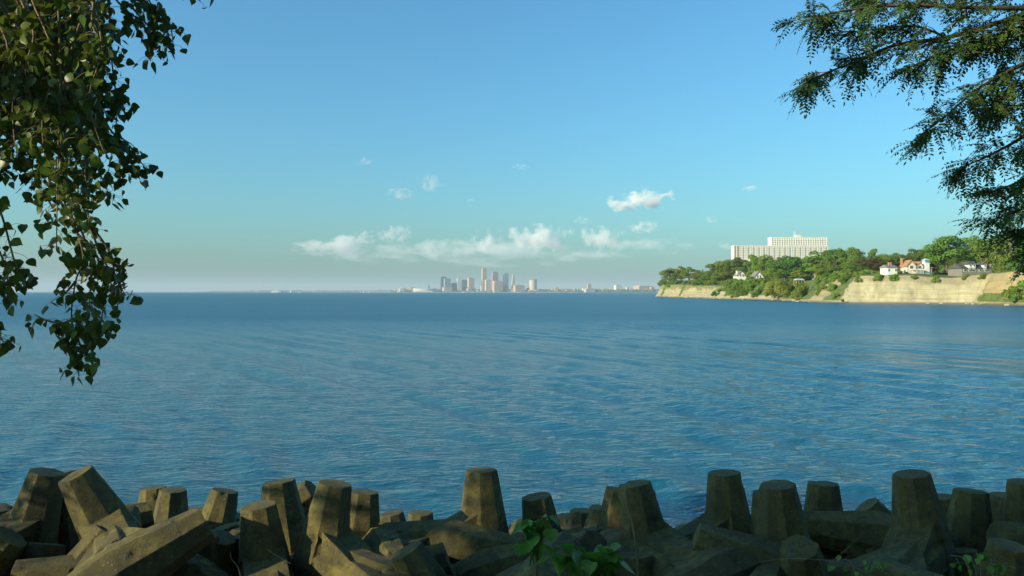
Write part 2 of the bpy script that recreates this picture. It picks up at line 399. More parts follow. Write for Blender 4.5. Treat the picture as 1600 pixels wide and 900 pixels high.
def build_bluff():
    cols = shore_cols(); n = len(cols); rows = []
    FACE = 16
    veg = []; tone = []; soil = []; verts = []
    for i, c in enumerate(cols):
        a = cols[max(i - 6, 0)]; b = cols[min(i + 6, n - 1)]; d = (b - a).normalized()
        nrm = Vector((d.y, -d.x))                       # inland
        px = px_of(c); y = c.y
        H = 12.3 + 1.3 * right_rim(y) * mnoise.noise(Vector((i * .07, 9, 2))) + 1.1 * mnoise.noise(Vector((i * .035, 0, 7))) + 0.5 * mnoise.noise(Vector((i * .16, 3, 7))) - 2.2 * sm(430, 520, y) * (1 - sm(640, 780, y)) + 0.4 * sm(780, 860, y)
        # how green the slope is, along the shore
        right_cliff = (1 - sm(358, 372, y)) * sm(300, 318, y)                # the big bare face
        scrub = sm(300, 318, y) if y < 340 else 1 - 0
        bare_tip = sm(600, 640, y)
        gully = math.exp(-((px - 1268) / 9.0) ** 2) if 360 < y < 460 else 0
        green = 1 - max(right_cliff, 0.85 * bare_tip * (1 if mnoise.noise(Vector((y * .045, 2, 3))) > -0.28 else 0.1), gully)
        steep = 66 * max(right_cliff, bare_tip) + 38 * (1 - max(right_cliff, bare_tip))
        steep = max(steep, 36)
        beach = 1.0 + 2.5 * (1 - sm(330, 350, y)) + 1.5 * mnoise.noise(Vector((i * .03, 5, 1)))**2
        run = H / math.tan(R(steep))
        prof = [(-8, -2.2), (-2.0, -0.35), (0, 0.12), (beach, 0.55)]
        for k in range(1, FACE + 1):
            t = k / FACE; prof.append((beach + run * (t ** 1.15), 0.55 + (H - 0.55) * t))
        e = prof[-1][0]
        prof += [(e + 1.5, H + .25), (e + 5, H + .4), (e + 14, H + 0.8), (e + 32, H + 1.3), (e + 60, H + 2), (e + 60.1, -3)]
        for k, (o, z) in enumerate(prof):
            q = c + nrm * o; zz = z
            if 3 <= k <= 3 + FACE + 1:
                t = (k - 3) / FACE
                gul = mnoise.fractal(Vector((c.x * .08, c.y * .08, z * .03)), 1, 2, 5)
                rib = abs(mnoise.noise(Vector((c.x * .19 + 9, c.y * .19, 0.2 * z)))) 
                dsp = (2.2 * gul + 3.0 * rib) * math.sin(math.pi * min(1, t * 0.9 + 0.1)) + 0.35 * mnoise.noise(Vector((c.x, c.y, z * 1.3))) + 0.9 * mnoise.noise(Vector((c.x * .4, c.y * .4, z * .22 + 5))) * math.sin(math.pi * min(1, t))
                dsp += 0.35 * math.sin(z * 2.1 + mnoise.noise(Vector((c.y * .05, 0, 0))) * 2) * (0.6 if right_cliff > .5 else 1)
                if k > 3: q = c + nrm * (o + dsp)
            verts.append((q.x, q.y, zz))
            up = sm(H - 0.5, H + .2, z)
            g = green
            if y < 345 and z < 5.2 and k > 3: g = max(g, (1 - sm(321, 332, y)) * (1 - sm(4.0, 5.4, z)))     # scrub at the cliff foot
            if 470 < y < 640 and z < 2.5 + 3.0 * sm(480, 620, y) + 1.5 * mnoise.noise(Vector((y * .06, 1, 1))): g = min(g, .15)
            if y > 600 and z > 7.5 + 3 * mnoise.noise(Vector((y * .05, 8, 2))): g = max(g, .7)
            if z < 1.1: g = 0
            veg.append(max(g * 0.75, up)); tone.append(max(0.0, min(1, (1 - sm(318, 332, y)) * 0.9 + 0.55 * bare_tip * sm(3, 9, z) + gully * .7 + 0.12)))
            soil.append(0.9 * right_cliff * sm(H - 3.4 + 2.2 * mnoise.noise(Vector((y * .11, 4, c.x * .11))), H - 2.4 + 2.2 * mnoise.noise(Vector((y * .11, 4, c.x * .11))), z) * sm(322, 333, y) * (1 - up) + 0.35 * bare_tip * (1 - sm(2.5, 6.5, z)))
    m = len(prof)
    fs = [(i * m + k, i * m + k + 1, (i + 1) * m + k + 1, (i + 1) * m + k) for i in range(n - 1) for k in range(m - 1)]
    me = bpy.data.meshes.new("bluff"); me.from_pydata(verts, [], fs); me.update()
    for nm, dat in (("veg", veg), ("tone", tone), ("soil", soil)):
        at = me.attributes.new(nm, 'FLOAT', 'POINT'); at.data.foreach_set("value", dat)
    me.polygons.foreach_set("use_smooth", [True] * len(me.polygons))
    bm = bmesh.new(); bm.from_mesh(me); bmesh.ops.recalc_face_normals(bm, faces=bm.faces); bm.to_mesh(me); bm.free()
    o = link("bluff", me, M["bluff"])
    tag(o, "pale shale bluff with grassy top jutting into the lake", None, None, "structure")
    return BVHTree.FromPolygons(verts, fs), me
BVH, bluff_me = build_bluff()
def ground(x, y, default=13.5):
    hit = BVH.ray_cast(Vector((x, y, 200)), Vector((0, 0, -1)))
    if hit[0] is None or hit[0].z < 0: return default
    return hit[0].z

# ------------------------------------------------------------------ far shore and city
YC = 8500.0
def far_shore():
    m = MB(); vs = []; xs = np.linspace(-3400, 1900, 260)
    for x in xs:
        px = 800 + x / YC * F
        w = sm(600, 640, px)
        h = 8 + 14 * sm(290, 430, px) + 10 * mnoise.fractal(Vector((x * .004, 0, 3)), 1, 2, 4) + 10 * w
        h *= sm(285, 330, px)
        y0 = YC - 60 + (1 - w) * 2500 
        for dy, z in ((-40, -2), (0, 3 * (h > 1) - 1), (120, h * .55), (500, h), (1400, h * 1.25), (1500, -3)): vs.append((x * (y0 + dy) / YC, y0 + dy, z))
    n = len(xs); fs = [(i * 6 + k, (i + 1) * 6 + k, (i + 1) * 6 + k + 1, i * 6 + k + 1) for i in range(n - 1) for k in range(5)]
    m.add(vs, fs); o = m.build("far_shore", M["farland"], None, True)
    tag(o, "low hazy far shore along the horizon", None, None, "structure")
far_shore()

def city():
    S = YC / F
    FM = dict(
        darkblue=mat_facade("dark_blue_glass", (0.10, 0.15, 0.19), (0.06, 0.10, 0.14), 4, 7),
        bluegrey=mat_facade("blue_grey_facade", (0.26, 0.30, 0.32), (0.14, 0.19, 0.23), 4, 7),
        white=mat_facade("white_facade", (0.72, 0.70, 0.65), (0.35, 0.38, 0.38), 4, 7, .35),
        tan=mat_facade("tan_facade", (0.52, 0.40, 0.27), (0.28, 0.23, 0.18), 4.5, 9, .4),
        pink=mat_facade("pink_granite_facade", (0.55, 0.38, 0.28), (0.33, 0.24, 0.2), 4.5, 8, .4),
        brown=mat_facade("brown_facade", (0.34, 0.26, 0.20), (0.14, 0.15, 0.17), 4, 7),
        beige=mat_facade("beige_facade", (0.56, 0.48, 0.36), (0.32, 0.28, 0.22), 4, 8, .35),
        blue=mat_facade("blue_glass_facade", (0.24, 0.32, 0.38), (0.10, 0.17, 0.24), 4, 6),
        grey=mat_facade("grey_facade", (0.40, 0.39, 0.36), (0.22, 0.22, 0.21), 4, 8))
    def block(name, x0, x1, top, mat, label, dy=0, base=457.0, parts=(), rz=0.35, dep=None):
        Y = YC + dy; s = Y / F; cx = ((x0 + x1) / 2 - 800) * s; w = (x1 - x0) * s; h = (456 - top) * s + CAMZ
        e = empty(name, (cx, Y + 40, 0)); d = dep or w * 0.8
        # turned a little, so that two sides show
        k = w / (math.cos(rz) * 1 + math.sin(rz) * (d / w)); dd = d * k / w
        e.rotation_euler = (0, 0, rz)
        MB().box(-k / 2, k / 2, -dd / 2, dd / 2, 0, h).build("tower", FM[mat], e)
        for p in parts:
            kind = p[0]
            if kind == "setback":       # narrower upper stage
                _, f, ph = p; MB().box(-k / 2 * f, k / 2 * f, -dd / 2 * f, dd / 2 * f, h, h + ph * s).build("setback", FM[mat], e); h += ph * s
            elif kind == "pyramid":
                _, f, ph = p
                a, b = k / 2 * f, dd / 2 * f
                MB().add([(-a, -b, h), (a, -b, h), (a, b, h), (-a, b, h), (0, 0, h + ph * s)], [(0, 1, 4), (1, 2, 4), (2, 3, 4), (3, 0, 4), (3, 2, 1, 0)]).build("pyramid_roof", FM[mat], e); h += ph * s
            elif kind == "spire":
                MB().frustum((0, 0, h - 2), (0, 0, h + p[1] * s), 2.6, 0.5, 6).build("spire", M["metal"], e); h += p[1] * s
            elif kind == "plant":       # plant room on the roof
                MB().box(-k * .3, k * .25, -dd * .25, dd * .3, h, h + p[1] * s).build("roof_plant_room", FM["grey"], e)
            elif kind == "podium":
                MB().box(-k * .7, k * .7, -dd * .75, dd * .6, 0, p[1] * s).build("podium", FM["beige"], e)
        tag(e, label, "building", "far city buildings")
        return e
    block("office_tower", 687, 697.5, 432.3, "darkblue", "dark blue slab tower with flat top, westernmost of the tall skyline", 60, parts=[("plant", .8)])
    block("office_tower", 692.5, 704, 435, "bluegrey", "blue-grey block tower overlapping the dark blue slab tower", -40, parts=[("podium", 8)])
    block("office_building", 704, 714.5, 442.5, "darkblue", "squat dark blue office building between grey and white towers", 20, parts=[("plant", .8)])
    block("office_tower", 713, 721, 435.2, "white", "bright white office tower of the far skyline", 0, parts=[("plant", .7)])
    block("office_tower", 719.5, 729.5, 437.3, "blue", "mid-height blue glass block beside the white tower", 60, parts=[("plant", .6)])
    block("office_tower", 730, 741, 434.2, "pink", "broad pinkish tower with flat top in the far skyline", 0, parts=[("plant", .9), ("podium", 6)])
    block("skyscraper", 752, 760.6, 421.5, "tan", "tallest tan skyscraper with stepped pyramid top", 40, parts=[("setback", .8, 2.6), ("pyramid", .75, 1.6), ("spire", 1.6)])
    block("office_building", 757, 767.5, 437.5, "beige", "beige stepped office building at the tallest skyscraper's foot", -60, parts=[("setback", .6, 1.2)])
    block("skyscraper", 767.5, 778.6, 425.6, "brown", "second brown skyscraper with notched flat roof", 20, parts=[("setback", .72, .9), ("plant", .5)])
    block("office_building", 768.5, 786, 439.5, "pink", "wide low pinkish building under the brown skyscraper", -80, parts=[("setback", .7, .9)])
    block("skyscraper", 785.6, 794.6, 427.6, "blue", "blue-grey glass skyscraper right of the brown one", 60, parts=[("setback", .8, 1.2)])
    block("spired_tower", 799.2, 805, 436, "beige", "slender old tower with tall pointed spire", 0, parts=[("setback", .72, 5), ("pyramid", .7, 4.0), ("spire", 3.6)])
    block("office_building", 801, 820, 446, "tan", "long low tan building at the spired tower's foot", -60, parts=[("setback", .6, 1)])
    # cylindrical tower
    s = YC / F; e = empty("round_tower", ((833 - 800) * s, YC, 0)); r = 6 * s
    MB().frustum((0, 0, 0), (0, 0, (456 - 437) * s), r, r, 28).build("tower", FM["beige"], e)
    MB().frustum((0, 0, (456 - 437) * s), (0, 0, (456 - 436) * s), r * 1.06, r * 1.06, 28).build("crown", FM["brown"], e)
    MB().box(-r * 1.4, r * 1.4, -r, r, 0, 4 * s).build("podium", FM["tan"], e)
    tag(e, "broad cylindrical beige tower standing alone beyond the skyline", "building", "far city buildings")
    # stadium with raked white stand
    e = empty("stadium", ((665.5 - 800) * s, YC - 120, 0)); w = 18.5 * s
    n = 28; m = MB(); vs = []; 
    for i in range(n):
        a = 2 * math.pi * i / n; ca, sa = math.cos(a), math.sin(a)
        for rr, z in ((0.9, 0), (1, 5.0 * s + 6 * abs(ca)), (0.93, 5.4 * s + 6 * abs(ca)), (0.6, 8)): vs.append((ca * w * rr, sa * w * .62 * rr, z))
    m.add(vs, [(i * 4 + k, ((i + 1) % n) * 4 + k, ((i + 1) % n) * 4 + k + 1, i * 4 + k + 1) for i in range(n) for k in range(3)]).build("grandstand", FM["white"], e)
    MB().box(-w * .75, w * .75, -w * .72, -w * .64, 0, 2.2 * s).build("concourse", FM["beige"], e)
    for k in (-.8, -.3, .3, .8): MB().frustum((k * w, w * .5, 0), (k * w, w * .5, 7.4 * s), 2, 1.2, 6).build("light_mast", M["metal"], e)
    tag(e, "long white stadium on the far waterfront", "stadium", "far city buildings")
    e = empty("glass_pyramid", ((669.5 - 800) * s, YC + 40, 0)); a = 3 * s
    MB().add([(-a, -a, 0), (a, -a, 0), (a, a, 0), (-a, a, 0), (a * .05, 0, 13.6 * s)], [(0, 1, 4), (1, 2, 4), (2, 3, 4), (3, 0, 4), (3, 2, 1, 0)]).build("glazing", FM["darkblue"], e)
    MB().box(-a * 1.3, a * 1.3, -a * 1.3, -a, 0, 4 * s).build("entrance_wing", FM["white"], e)
    tag(e, "small dark pointed building rising behind the white stadium", "building", "far city buildings")
    # eastern part
    block("brick_tower", 917.5, 924, 443.5, "tan", "tan tower with stepped base far along the shore", 0, parts=[("pyramid", .9, 1.0)])
    block("plant_building", 911, 930, 451.3, "beige", "low beige building round the lone tan tower", -90, parts=[("setback", .5, 1)])
    block("apartment_slab", 960, 972, 445.6, "white", "white flat-topped block near the bluff's far tip", 100, parts=[("plant", .7)])
    block("apartment_slab", 978, 985, 449, "white", "small white block next to the white flat-topped block", 60, parts=[("plant", .6)])
    block("warehouse", 991, 1020, 447, "pink", "long pinkish warehouse just short of the bluff tip", 120, parts=[("setback", .8, .7)])
    block("harbour_building", 623, 630.5, 450.5, "white", "white harbour block at the skyline's western end", -60, parts=[("setback", .5, 1)])
    block("harbour_building", 883, 892, 453, "pink", "small pinkish building beside long breakwater, far waterfront", -60, parts=[("plant", .6)])
    # the low buildings nothing tells apart
    rnd = random.Random(11)
    for i in range(85):
        px = rnd.uniform(615, 1024) if i < 65 else rnd.uniform(345, 615)
        left = px < 615
        top = rnd.uniform(448.5, 453.5) - (3 if 735 < px < 830 and rnd.random() < .5 else 0)
        if left: top = rnd.uniform(453.2, 454.6)
        w = rnd.uniform(2.2, 8)
        cm = rnd.choice(["white", "tan", "beige", "grey", "pink", "bluegrey"])
        where = "far west of the stadium" if left else "near the stadium" if px < 690 else "under the towers" if px < 826 else "between the round tower and the lone tan tower" if px < 920 else "between the lone tan tower and the bluff"
        block("low_city_building", px - w / 2, px + w / 2, top, cm, f"low hazy {cm.replace('bluegrey', 'blue-grey')} building on the waterfront {where}", rnd.uniform(-70, 260) + (2450 if left else 0), rz=rnd.uniform(.1, .5))["group"] = f"low {cm} buildings {where}"
    # far wood
    m = MB(); 
    for i in range(900):
        px = rnd.uniform(610, 1030) if rnd.random() < .8 else rnd.uniform(880, 1030); Y = YC - 80 + rnd.uniform(0, 420); x = (px - 800) / F * Y
        z = rnd.uniform(2, 9 + 14 * sm(860, 960, px) ) ; r = rnd.uniform(9, 17)
        vs = []
        for a in range(6):
            for q, zz in ((.85, -.5), (1, .15), (.55, .8)):
                j = rnd.uniform(.75, 1.2); vs.append((x + r * q * j * math.cos(a * 1.047), Y + r * q * j * math.sin(a * 1.047), z + r * zz * j))
        vs.append((x, Y, z + r))
        m.add(vs, [(a * 3 + k, ((a + 1) % 6) * 3 + k, ((a + 1) % 6) * 3 + k + 1, a * 3 + k + 1) for a in range(6) for k in range(2)] + [(a * 3 + 2, ((a + 1) % 6) * 3 + 2, 18) for a in range(6)])
    o = m.build("far_wood", M["crown_dark"]); tag(o, "hazy belt of trees along the far city shore", "wood", None, "stuff")
    # long breakwater in front of the city
    e = empty("breakwater", (0, 7300, 0)); s2 = 7300 / F
    m = MB(); xs = np.linspace((560 - 800) * s2, (905 - 800) * s2, 90); vs = []
    for x in xs:
        j = rnd.uniform(-.6, .6)
        vs += [(x, -9, -1), (x, -3, 3.0 + j), (x, 3, 3.2 + j), (x, 9, -1)]
    m.add(vs, [(i * 4 + k, (i + 1) * 4 + k, (i + 1) * 4 + k + 1, i * 4 + k + 1) for i in range(len(xs) - 1) for k in range(3)]).build("stone_mound", M["stone"], e)
    tag(e, "long low stone breakwater in front of the far city", "breakwater")
    e = empty("lighthouse", ((489.5 - 800) * 8000 / F, 8000, 0))
    MB().frustum((0, 0, -1), (0, 0, 17), 4.2, 3, 12).build("tower", M["white"], e)
    MB().frustum((0, 0, 17), (0, 0, 21), 2.4, 2.4, 10).build("lantern", M["window"], e)
    MB().frustum((0, 0, 21), (0, 0, 24), 3, .3, 10).build("roof", M["darkroof"], e)
    tag(e, "tiny white lighthouse on the horizon between two boats", "lighthouse")
city()

def boat(px, Y, L, label, sail=False):
    e = empty("sailing_boat" if sail else "motor_boat", ((px - 800) / F * Y, Y, 0))
    vs = []; n = 9
    for i in range(n):
        t = i / (n - 1); w = L * .16 * math.sin(math.pi * min(1, .12 + t * .88)) ** .6 if i < n - 1 else .02; x = (t - .5) * L
        sh = L * (.10 + .05 * t * t); vs += [(x, -w, sh), (x, -w * .7, -.3), (x, w * .7, -.3), (x, w, sh)]
    fs = [(i * 4 + k, (i + 1) * 4 + k, (i + 1) * 4 + (k + 1) % 4, i * 4 + (k + 1) % 4) for i in range(n - 1) for k in range(4)] + [(3, 2, 1, 0)]
    MB().add(vs, fs).build("hull", M["white"], e)
    MB().box(-L * .2, L * .12, -L * .09, L * .09, L * .1, L * .22).build("cabin", M["white"], e)
    MB().box(-L * .17, L * .123, -L * .093, L * .093, L * .155, L * .195).build("cabin_window", M["window"], e)
    if sail:
        MB().frustum((0, 0, 0), (0, 0, L * 1.25), L * .012, L * .006, 6).build("mast", M["metal"], e)
        MB().add([(-.01 * L, 0, L * .25), (-.42 * L, L * .05, L * .27), (-.01 * L, 0, L * 1.2), (-.2 * L, L * .06, L * .6),
                  (-.01 * L, .03, L * .25), (-.42 * L, L * .05 + .03, L * .27), (-.01 * L, .03, L * 1.2), (-.2 * L, L * .06 + .03, L * .6)],
                 [(0, 1, 3), (0, 3, 2), (5, 4, 7), (7, 4, 6), (1, 0, 4, 5), (0, 2, 6, 4), (2, 3, 7, 6), (3, 1, 5, 7)]).build("sail", M["white"], e)
    tag(e, label, "boat", "boats far out on the lake")
boat(454.5, 5200, 17, "white sailing boat far out, nearest to the lighthouse", True)
boat(467.5, 3600, 12, "small white motor boat on the open water left of the lighthouse")
boat(568, 5600, 16, "white sailing boat off the western end of the breakwater", True)
boat(577, 5600, 26, "long low white motor boat beside a sailing boat")
boat(433, 6400, 90, "long white vessel lying low on the far horizon")
boat(725, 5600, 34, "white excursion boat in front of the far towers")
boat(810, 6000, 20, "small white boat below the spired tower")
boat(773, 3800, 9, "tiny white motor boat in front of the brown skyscraper")

# ------------------------------------------------------------------ trees on the bluff
def crown_mesh(name, seed, mat, H=1.0, n=2600, lobes=14, leaf=0.045, kind="round"):
    """foliage of a tree of unit height: leaf clumps on lobes carried by limbs"""
    rnd = random.Random(seed); L = []
    for i in range(lobes):
        a = rnd.uniform(0, 6.283); t = rnd.random()
        if kind == "round":
            z = .26 + .58 * t; rad = .34 * math.sin(math.pi * min(1, .20 + .62 * (1 - t))) * rnd.uniform(.5, 1.05); r = rnd.uniform(.10, .18)
        elif kind == "tall":
            z = .28 + .58 * t; rad = .24 * rnd.uniform(.3, 1.1); r = rnd.uniform(.08, .14)
        elif kind == "cone":
            z = .1 + .82 * t; rad = .17 * (1.02 - t) * rnd.uniform(.4, 1.1); r = .025 + .08 * (1 - t)
        elif kind == "weep":
            z = .34 + .42 * t; rad = .36 * math.cos(t * 1.2) * rnd.uniform(.6, 1); r = rnd.uniform(.13, .19)
        else:                                             # bush
            z = .12 + .5 * t; rad = .42 * math.cos(t * 1.1) * rnd.uniform(.4, 1); r = rnd.uniform(.14, .25)
        L.append((Vector((math.cos(a) * rad, math.sin(a) * rad, z)), r))
    if kind in ("round", "tall"): L.append((Vector((rnd.uniform(-.06, .06), rnd.uniform(-.06, .06), .88)), .11))
    m = MB()
    wsum = sum(r * r for _, r in L)
    for c, r in L:
        k = int(n * r * r / wsum)
        for _ in range(k):
            d = Vector((rnd.gauss(0, 1), rnd.gauss(0, 1), rnd.gauss(0, 1))).normalized()
            if d.z < -.45 and kind not in ("weep", "bush"): d.z *= -.6; d.normalize()
            q = r * (rnd.uniform(.6, 1.0) + (rnd.random() < .10) * rnd.uniform(0, .3))
            p = c + Vector((d.x * q * 1.12, d.y * q * 1.12, d.z * q * .82))
            if kind == "weep": p.z -= .12 * rnd.random() * (Vector((p.x, p.y)).length / .4) ** 2 * 1.6
            if p.z < 0.01: p.z = 0.01 + rnd.random() * .03
            nrm = (d + Vector((rnd.gauss(0, .45), rnd.gauss(0, .45), rnd.gauss(0, .45) + .25))).normalized()
            u = nrm.orthogonal().normalized(); u = Matrix.Rotation(rnd.uniform(0, 6.28), 3, nrm) @ u; v = nrm.cross(u)
            s = leaf * rnd.uniform(.55, 1.25)
            if kind == "weep":
                nrm = (d + Vector((rnd.gauss(0, .3), rnd.gauss(0, .3), rnd.gauss(0, .3) + .15))).normalized(); u = Vector((0, 0, -1)) + Vector((rnd.gauss(0, .3), rnd.gauss(0, .3), 0)); u = (u - nrm * u.dot(nrm)).normalized(); v = nrm.cross(u)
            b = nrm * s * .25
            m.add([p - u * s, p - v * s * .55 + b, p + u * s, p + v * s * .55 + b * .4], [(0, 1, 2), (0, 2, 3)])
    return m.mesh(name, mat), L
def trunk_mesh(name, L, seed, mat, kind):
    rnd = random.Random(seed); m = MB()
    top = .72 if kind != "cone" else .96
    bend = [Vector((rnd.uniform(-.015, .015) * i, rnd.uniform(-.015, .015) * i, top * i / 5)) for i in range(6)]
    m.tube(bend, [.028 * (1 - .75 * i / 5) for i in range(6)], 7)
    if kind != "cone":
        for c, r in L[:9]:
            z0 = max(.12, c.z - .25 - .2 * rnd.random()); k = min(4, int(z0 / top * 5)); a = bend[k].lerp(bend[k + 1], z0 / top * 5 - k)
            mid = a.lerp(c, .5) + Vector((0, 0, .03)); m.tube([a, mid, c], [.013, .009, .004], 5)
    return m.mesh(name, mat, True)
KIT = {}
def kit(kind, matname, seeds, n, lobes, leaf, bark="bark"):
    KIT[(kind, matname)] = []
    for sd in seeds:
        cm, L = crown_mesh("crown", sd, M[matname], n=n, lobes=lobes, leaf=leaf, kind=kind)
        KIT[(kind, matname)].append((cm, trunk_mesh("trunk", L, sd + 1, M[bark], kind)))
kit("round", "crown", (1, 2, 3, 4), 6000, 24, .024); kit("round", "crown_dark", (5, 6, 7), 6000, 24, .024)
kit("round", "crown_light", (8, 9), 6000, 24, .024); kit("round", "crown_red", (10,), 6000, 24, .022)
kit("tall", "crown", (12, 13), 4600, 19, .024, "bark_pale"); kit("cone", "crown_dark", (14, 15), 3600, 34, .022)
kit("weep", "willow", (16,), 14000, 26, .024); kit("round", "crown_purple", (17,), 4000, 18, .026)
kit("bush", "crown", (21, 22, 23), 2200, 11, .052); kit("bush", "crown_dark", (24, 25), 2200, 11, .052); kit("bush", "crown_light", (26, 27), 2200, 11, .052)
KIT_N = {}
def tree(px, top, wpx, Y, kind, mat, label, name="broadleaf_tree", group="trees on the bluff", base=None, cat="tree"):
    x = (px - 800) / F * Y; z0 = ground(x, Y) if base is None else base
    zt = CAMZ + (456 - top) / F * Y; h = zt - z0 + .5; w = wpx / F * Y * (1.3 if kind in ('round', 'tall') and group == 'trees on the bluff' else 1.0)
    v = KIT[(kind, mat)]; i = KIT_N.get((kind, mat), 0); KIT_N[(kind, mat)] = i + 1
    cm, tm = v[i % len(v)]
    nat = {"round": .80, "tall": .64, "cone": .38, "weep": 1.0, "bush": 1.15}[kind]
    e = empty(name, (x, Y, z0 - .3), (px * 7.3 + i * 2.4) % 6.28)
    f = w / nat; f = max(.55 * h, min(f, 1.9 * h)) if kind != "bush" else f
    e.scale = (f, f, h)
    link("crown", cm, None, e)
    if kind != "bush": link("trunk", tm, None, e)
    else: link("stem", tm, None, e)
    tag(e, label, cat, group)
    return e

T = tree
# the tip
T(1034, 432, 14, 868, "bush", "crown", "rounded bush-like tree at the very tip of the bluff")
T(1049, 418, 25, 860, "round", "crown", "full green tree over the white arched pavilion")
T(1064, 415, 16, 850, "tall", "crown", "thin open tree rising above its neighbours near the tip")
T(1077, 416, 18, 835, "tall", "crown", "tall green tree right of the white arched pavilion")
T(1089, 421, 17, 815, "round", "crown_light", "pale small tree left of the dark conifer")
T(1098, 420, 13, 770, "cone", "crown_dark", "dark conical evergreen near the bluff's tip", "conifer")
T(1106, 424, 15, 800, "round", "crown", "small tree just right of the dark conifer")
T(1116, 411, 22, 730, "round", "crown_dark", "dark tree stepping up from the conifer toward the big trees")
T(1134, 405, 30, 690, "round", "crown", "broad tree left of the condominium's brown corner")
T(1151, 401, 32, 670, "round", "crown_dark", "dark broad tree against the condominium's brown corner")
T(1176, 396, 25, 600, "tall", "crown", "tall tree with visible pale trunk before the condominium's left half")
T(1197, 396, 24, 590, "round", "crown_light", "light green tree before the condominium's middle")
T(1229, 398, 42, 560, "round", "crown_dark", "wide dark tree under the condominium's tall block")
T(1256, 405, 24, 570, "round", "crown", "smaller tree under the middle of the condominium's tall block")
T(1274, 391, 34, 500, "tall", "crown", "fan-shaped tree with bare pale limbs above the sandy gully")
T(1305, 388, 40, 470, "round", "crown_dark", "large dark tree at the condominium's right end")
T(1252, 421, 36, 470, "round", "crown_light", "low spreading tree above the pale blue porch")
T(1312, 386, 26, 520, "round", "crown", "tree behind the large dark tree at the condominium's right end")
T(1332, 385, 32, 440, "round", "crown", "bright green rounded tree right of the condominium")
T(1357, 400, 42, 410, "round", "crown_red", "russet brown tree on the bluff top above the white cliff")
T(1365, 387, 20, 520, "tall", "crown", "narrow tree top rising behind the russet tree")
T(1383, 401, 22, 470, "round", "crown", "tree between the russet tree and the chimney house")
T(1398, 394, 26, 480, "round", "crown_dark", "dome-topped tree behind the chimney house")
T(1425, 387, 32, 480, "round", "crown_dark", "dark tree behind the orange-roofed house's gable")
T(1452, 388, 28, 450, "round", "crown_dark", "dark tree behind the orange-roofed house's cupola")
T(1481, 367, 54, 385, "round", "crown", "largest green tree on the bluff, right of the orange-roofed house")
T(1520, 366, 36, 400, "round", "crown", "tall tree between the largest tree and the dark-roofed house")
T(1547, 371, 42, 380, "tall", "crown", "tall pale-trunked tree behind the dark-roofed house")
T(1582, 356, 46, 360, "round", "crown", "tree at the bluff's end half hidden behind locust foliage")
T(1622, 352, 50, 350, "round", "crown_dark", "dark tree at the frame's edge behind locust foliage")
T(1412, 414, 16, 372, "round", "crown_purple", "purple-leaved small tree between chimney house and gable")
T(1456, 412, 16, 368, "round", "crown_purple", "purple-leaved small tree at the orange-roofed house's right end")
T(1211, 418, 24, 530, "round", "crown", "mid-height tree behind the shoreline willow")
T(1289, 412, 26, 455, "round", "crown", "leafy tree right of the fan-shaped tree's trunk")
T(1340, 412, 26, 400, "round", "crown_dark", "low dark tree left of the russet tree")
T(1124, 424, 22, 690, "round", "crown", "low tree left of the white gabled house")
T(1163, 416, 20, 640, "round", "crown_dark", "dark tree directly behind the white gabled house")
T(1496, 402, 22, 372, "round", "crown_dark", "low dark tree under the largest tree")
w = T(1216, 430, 50, 468, "weep", "willow", "big round yellow-green willow drooping to the waterline", "willow_tree", base=0.6)
# wood behind the first row, told apart by nothing
rnd = random.Random(5)
WOOD = ((1160, "behind the condominium's near corner"), (1210, "below the condominium's long wing"), (1300, "below the condominium's tall block"), (1380, "behind the russet tree"),
        (1440, "behind the chimney house and the orange roof"), (1530, "behind the largest tree"), (9999, "behind the locust foliage"))
for i in range(64):
    px = 1112 + 515 * i / 63 + rnd.uniform(-4, 4); Y = 900 - 380 * (px - 1112) / 515 + rnd.uniform(-40, 60)
    top = 416 - 13 * sm(1130, 1200, px) - 12 * sm(1300, 1480, px) + rnd.uniform(-3, 6)
    where = next(w for lim, w in WOOD if px < lim)
    T(px, top, rnd.uniform(28, 40), Y, "round", rnd.choice(["crown", "crown_dark", "crown", "crown_light"]), "green tree in the dense wood " + where, group="wood " + where, base=12.5)

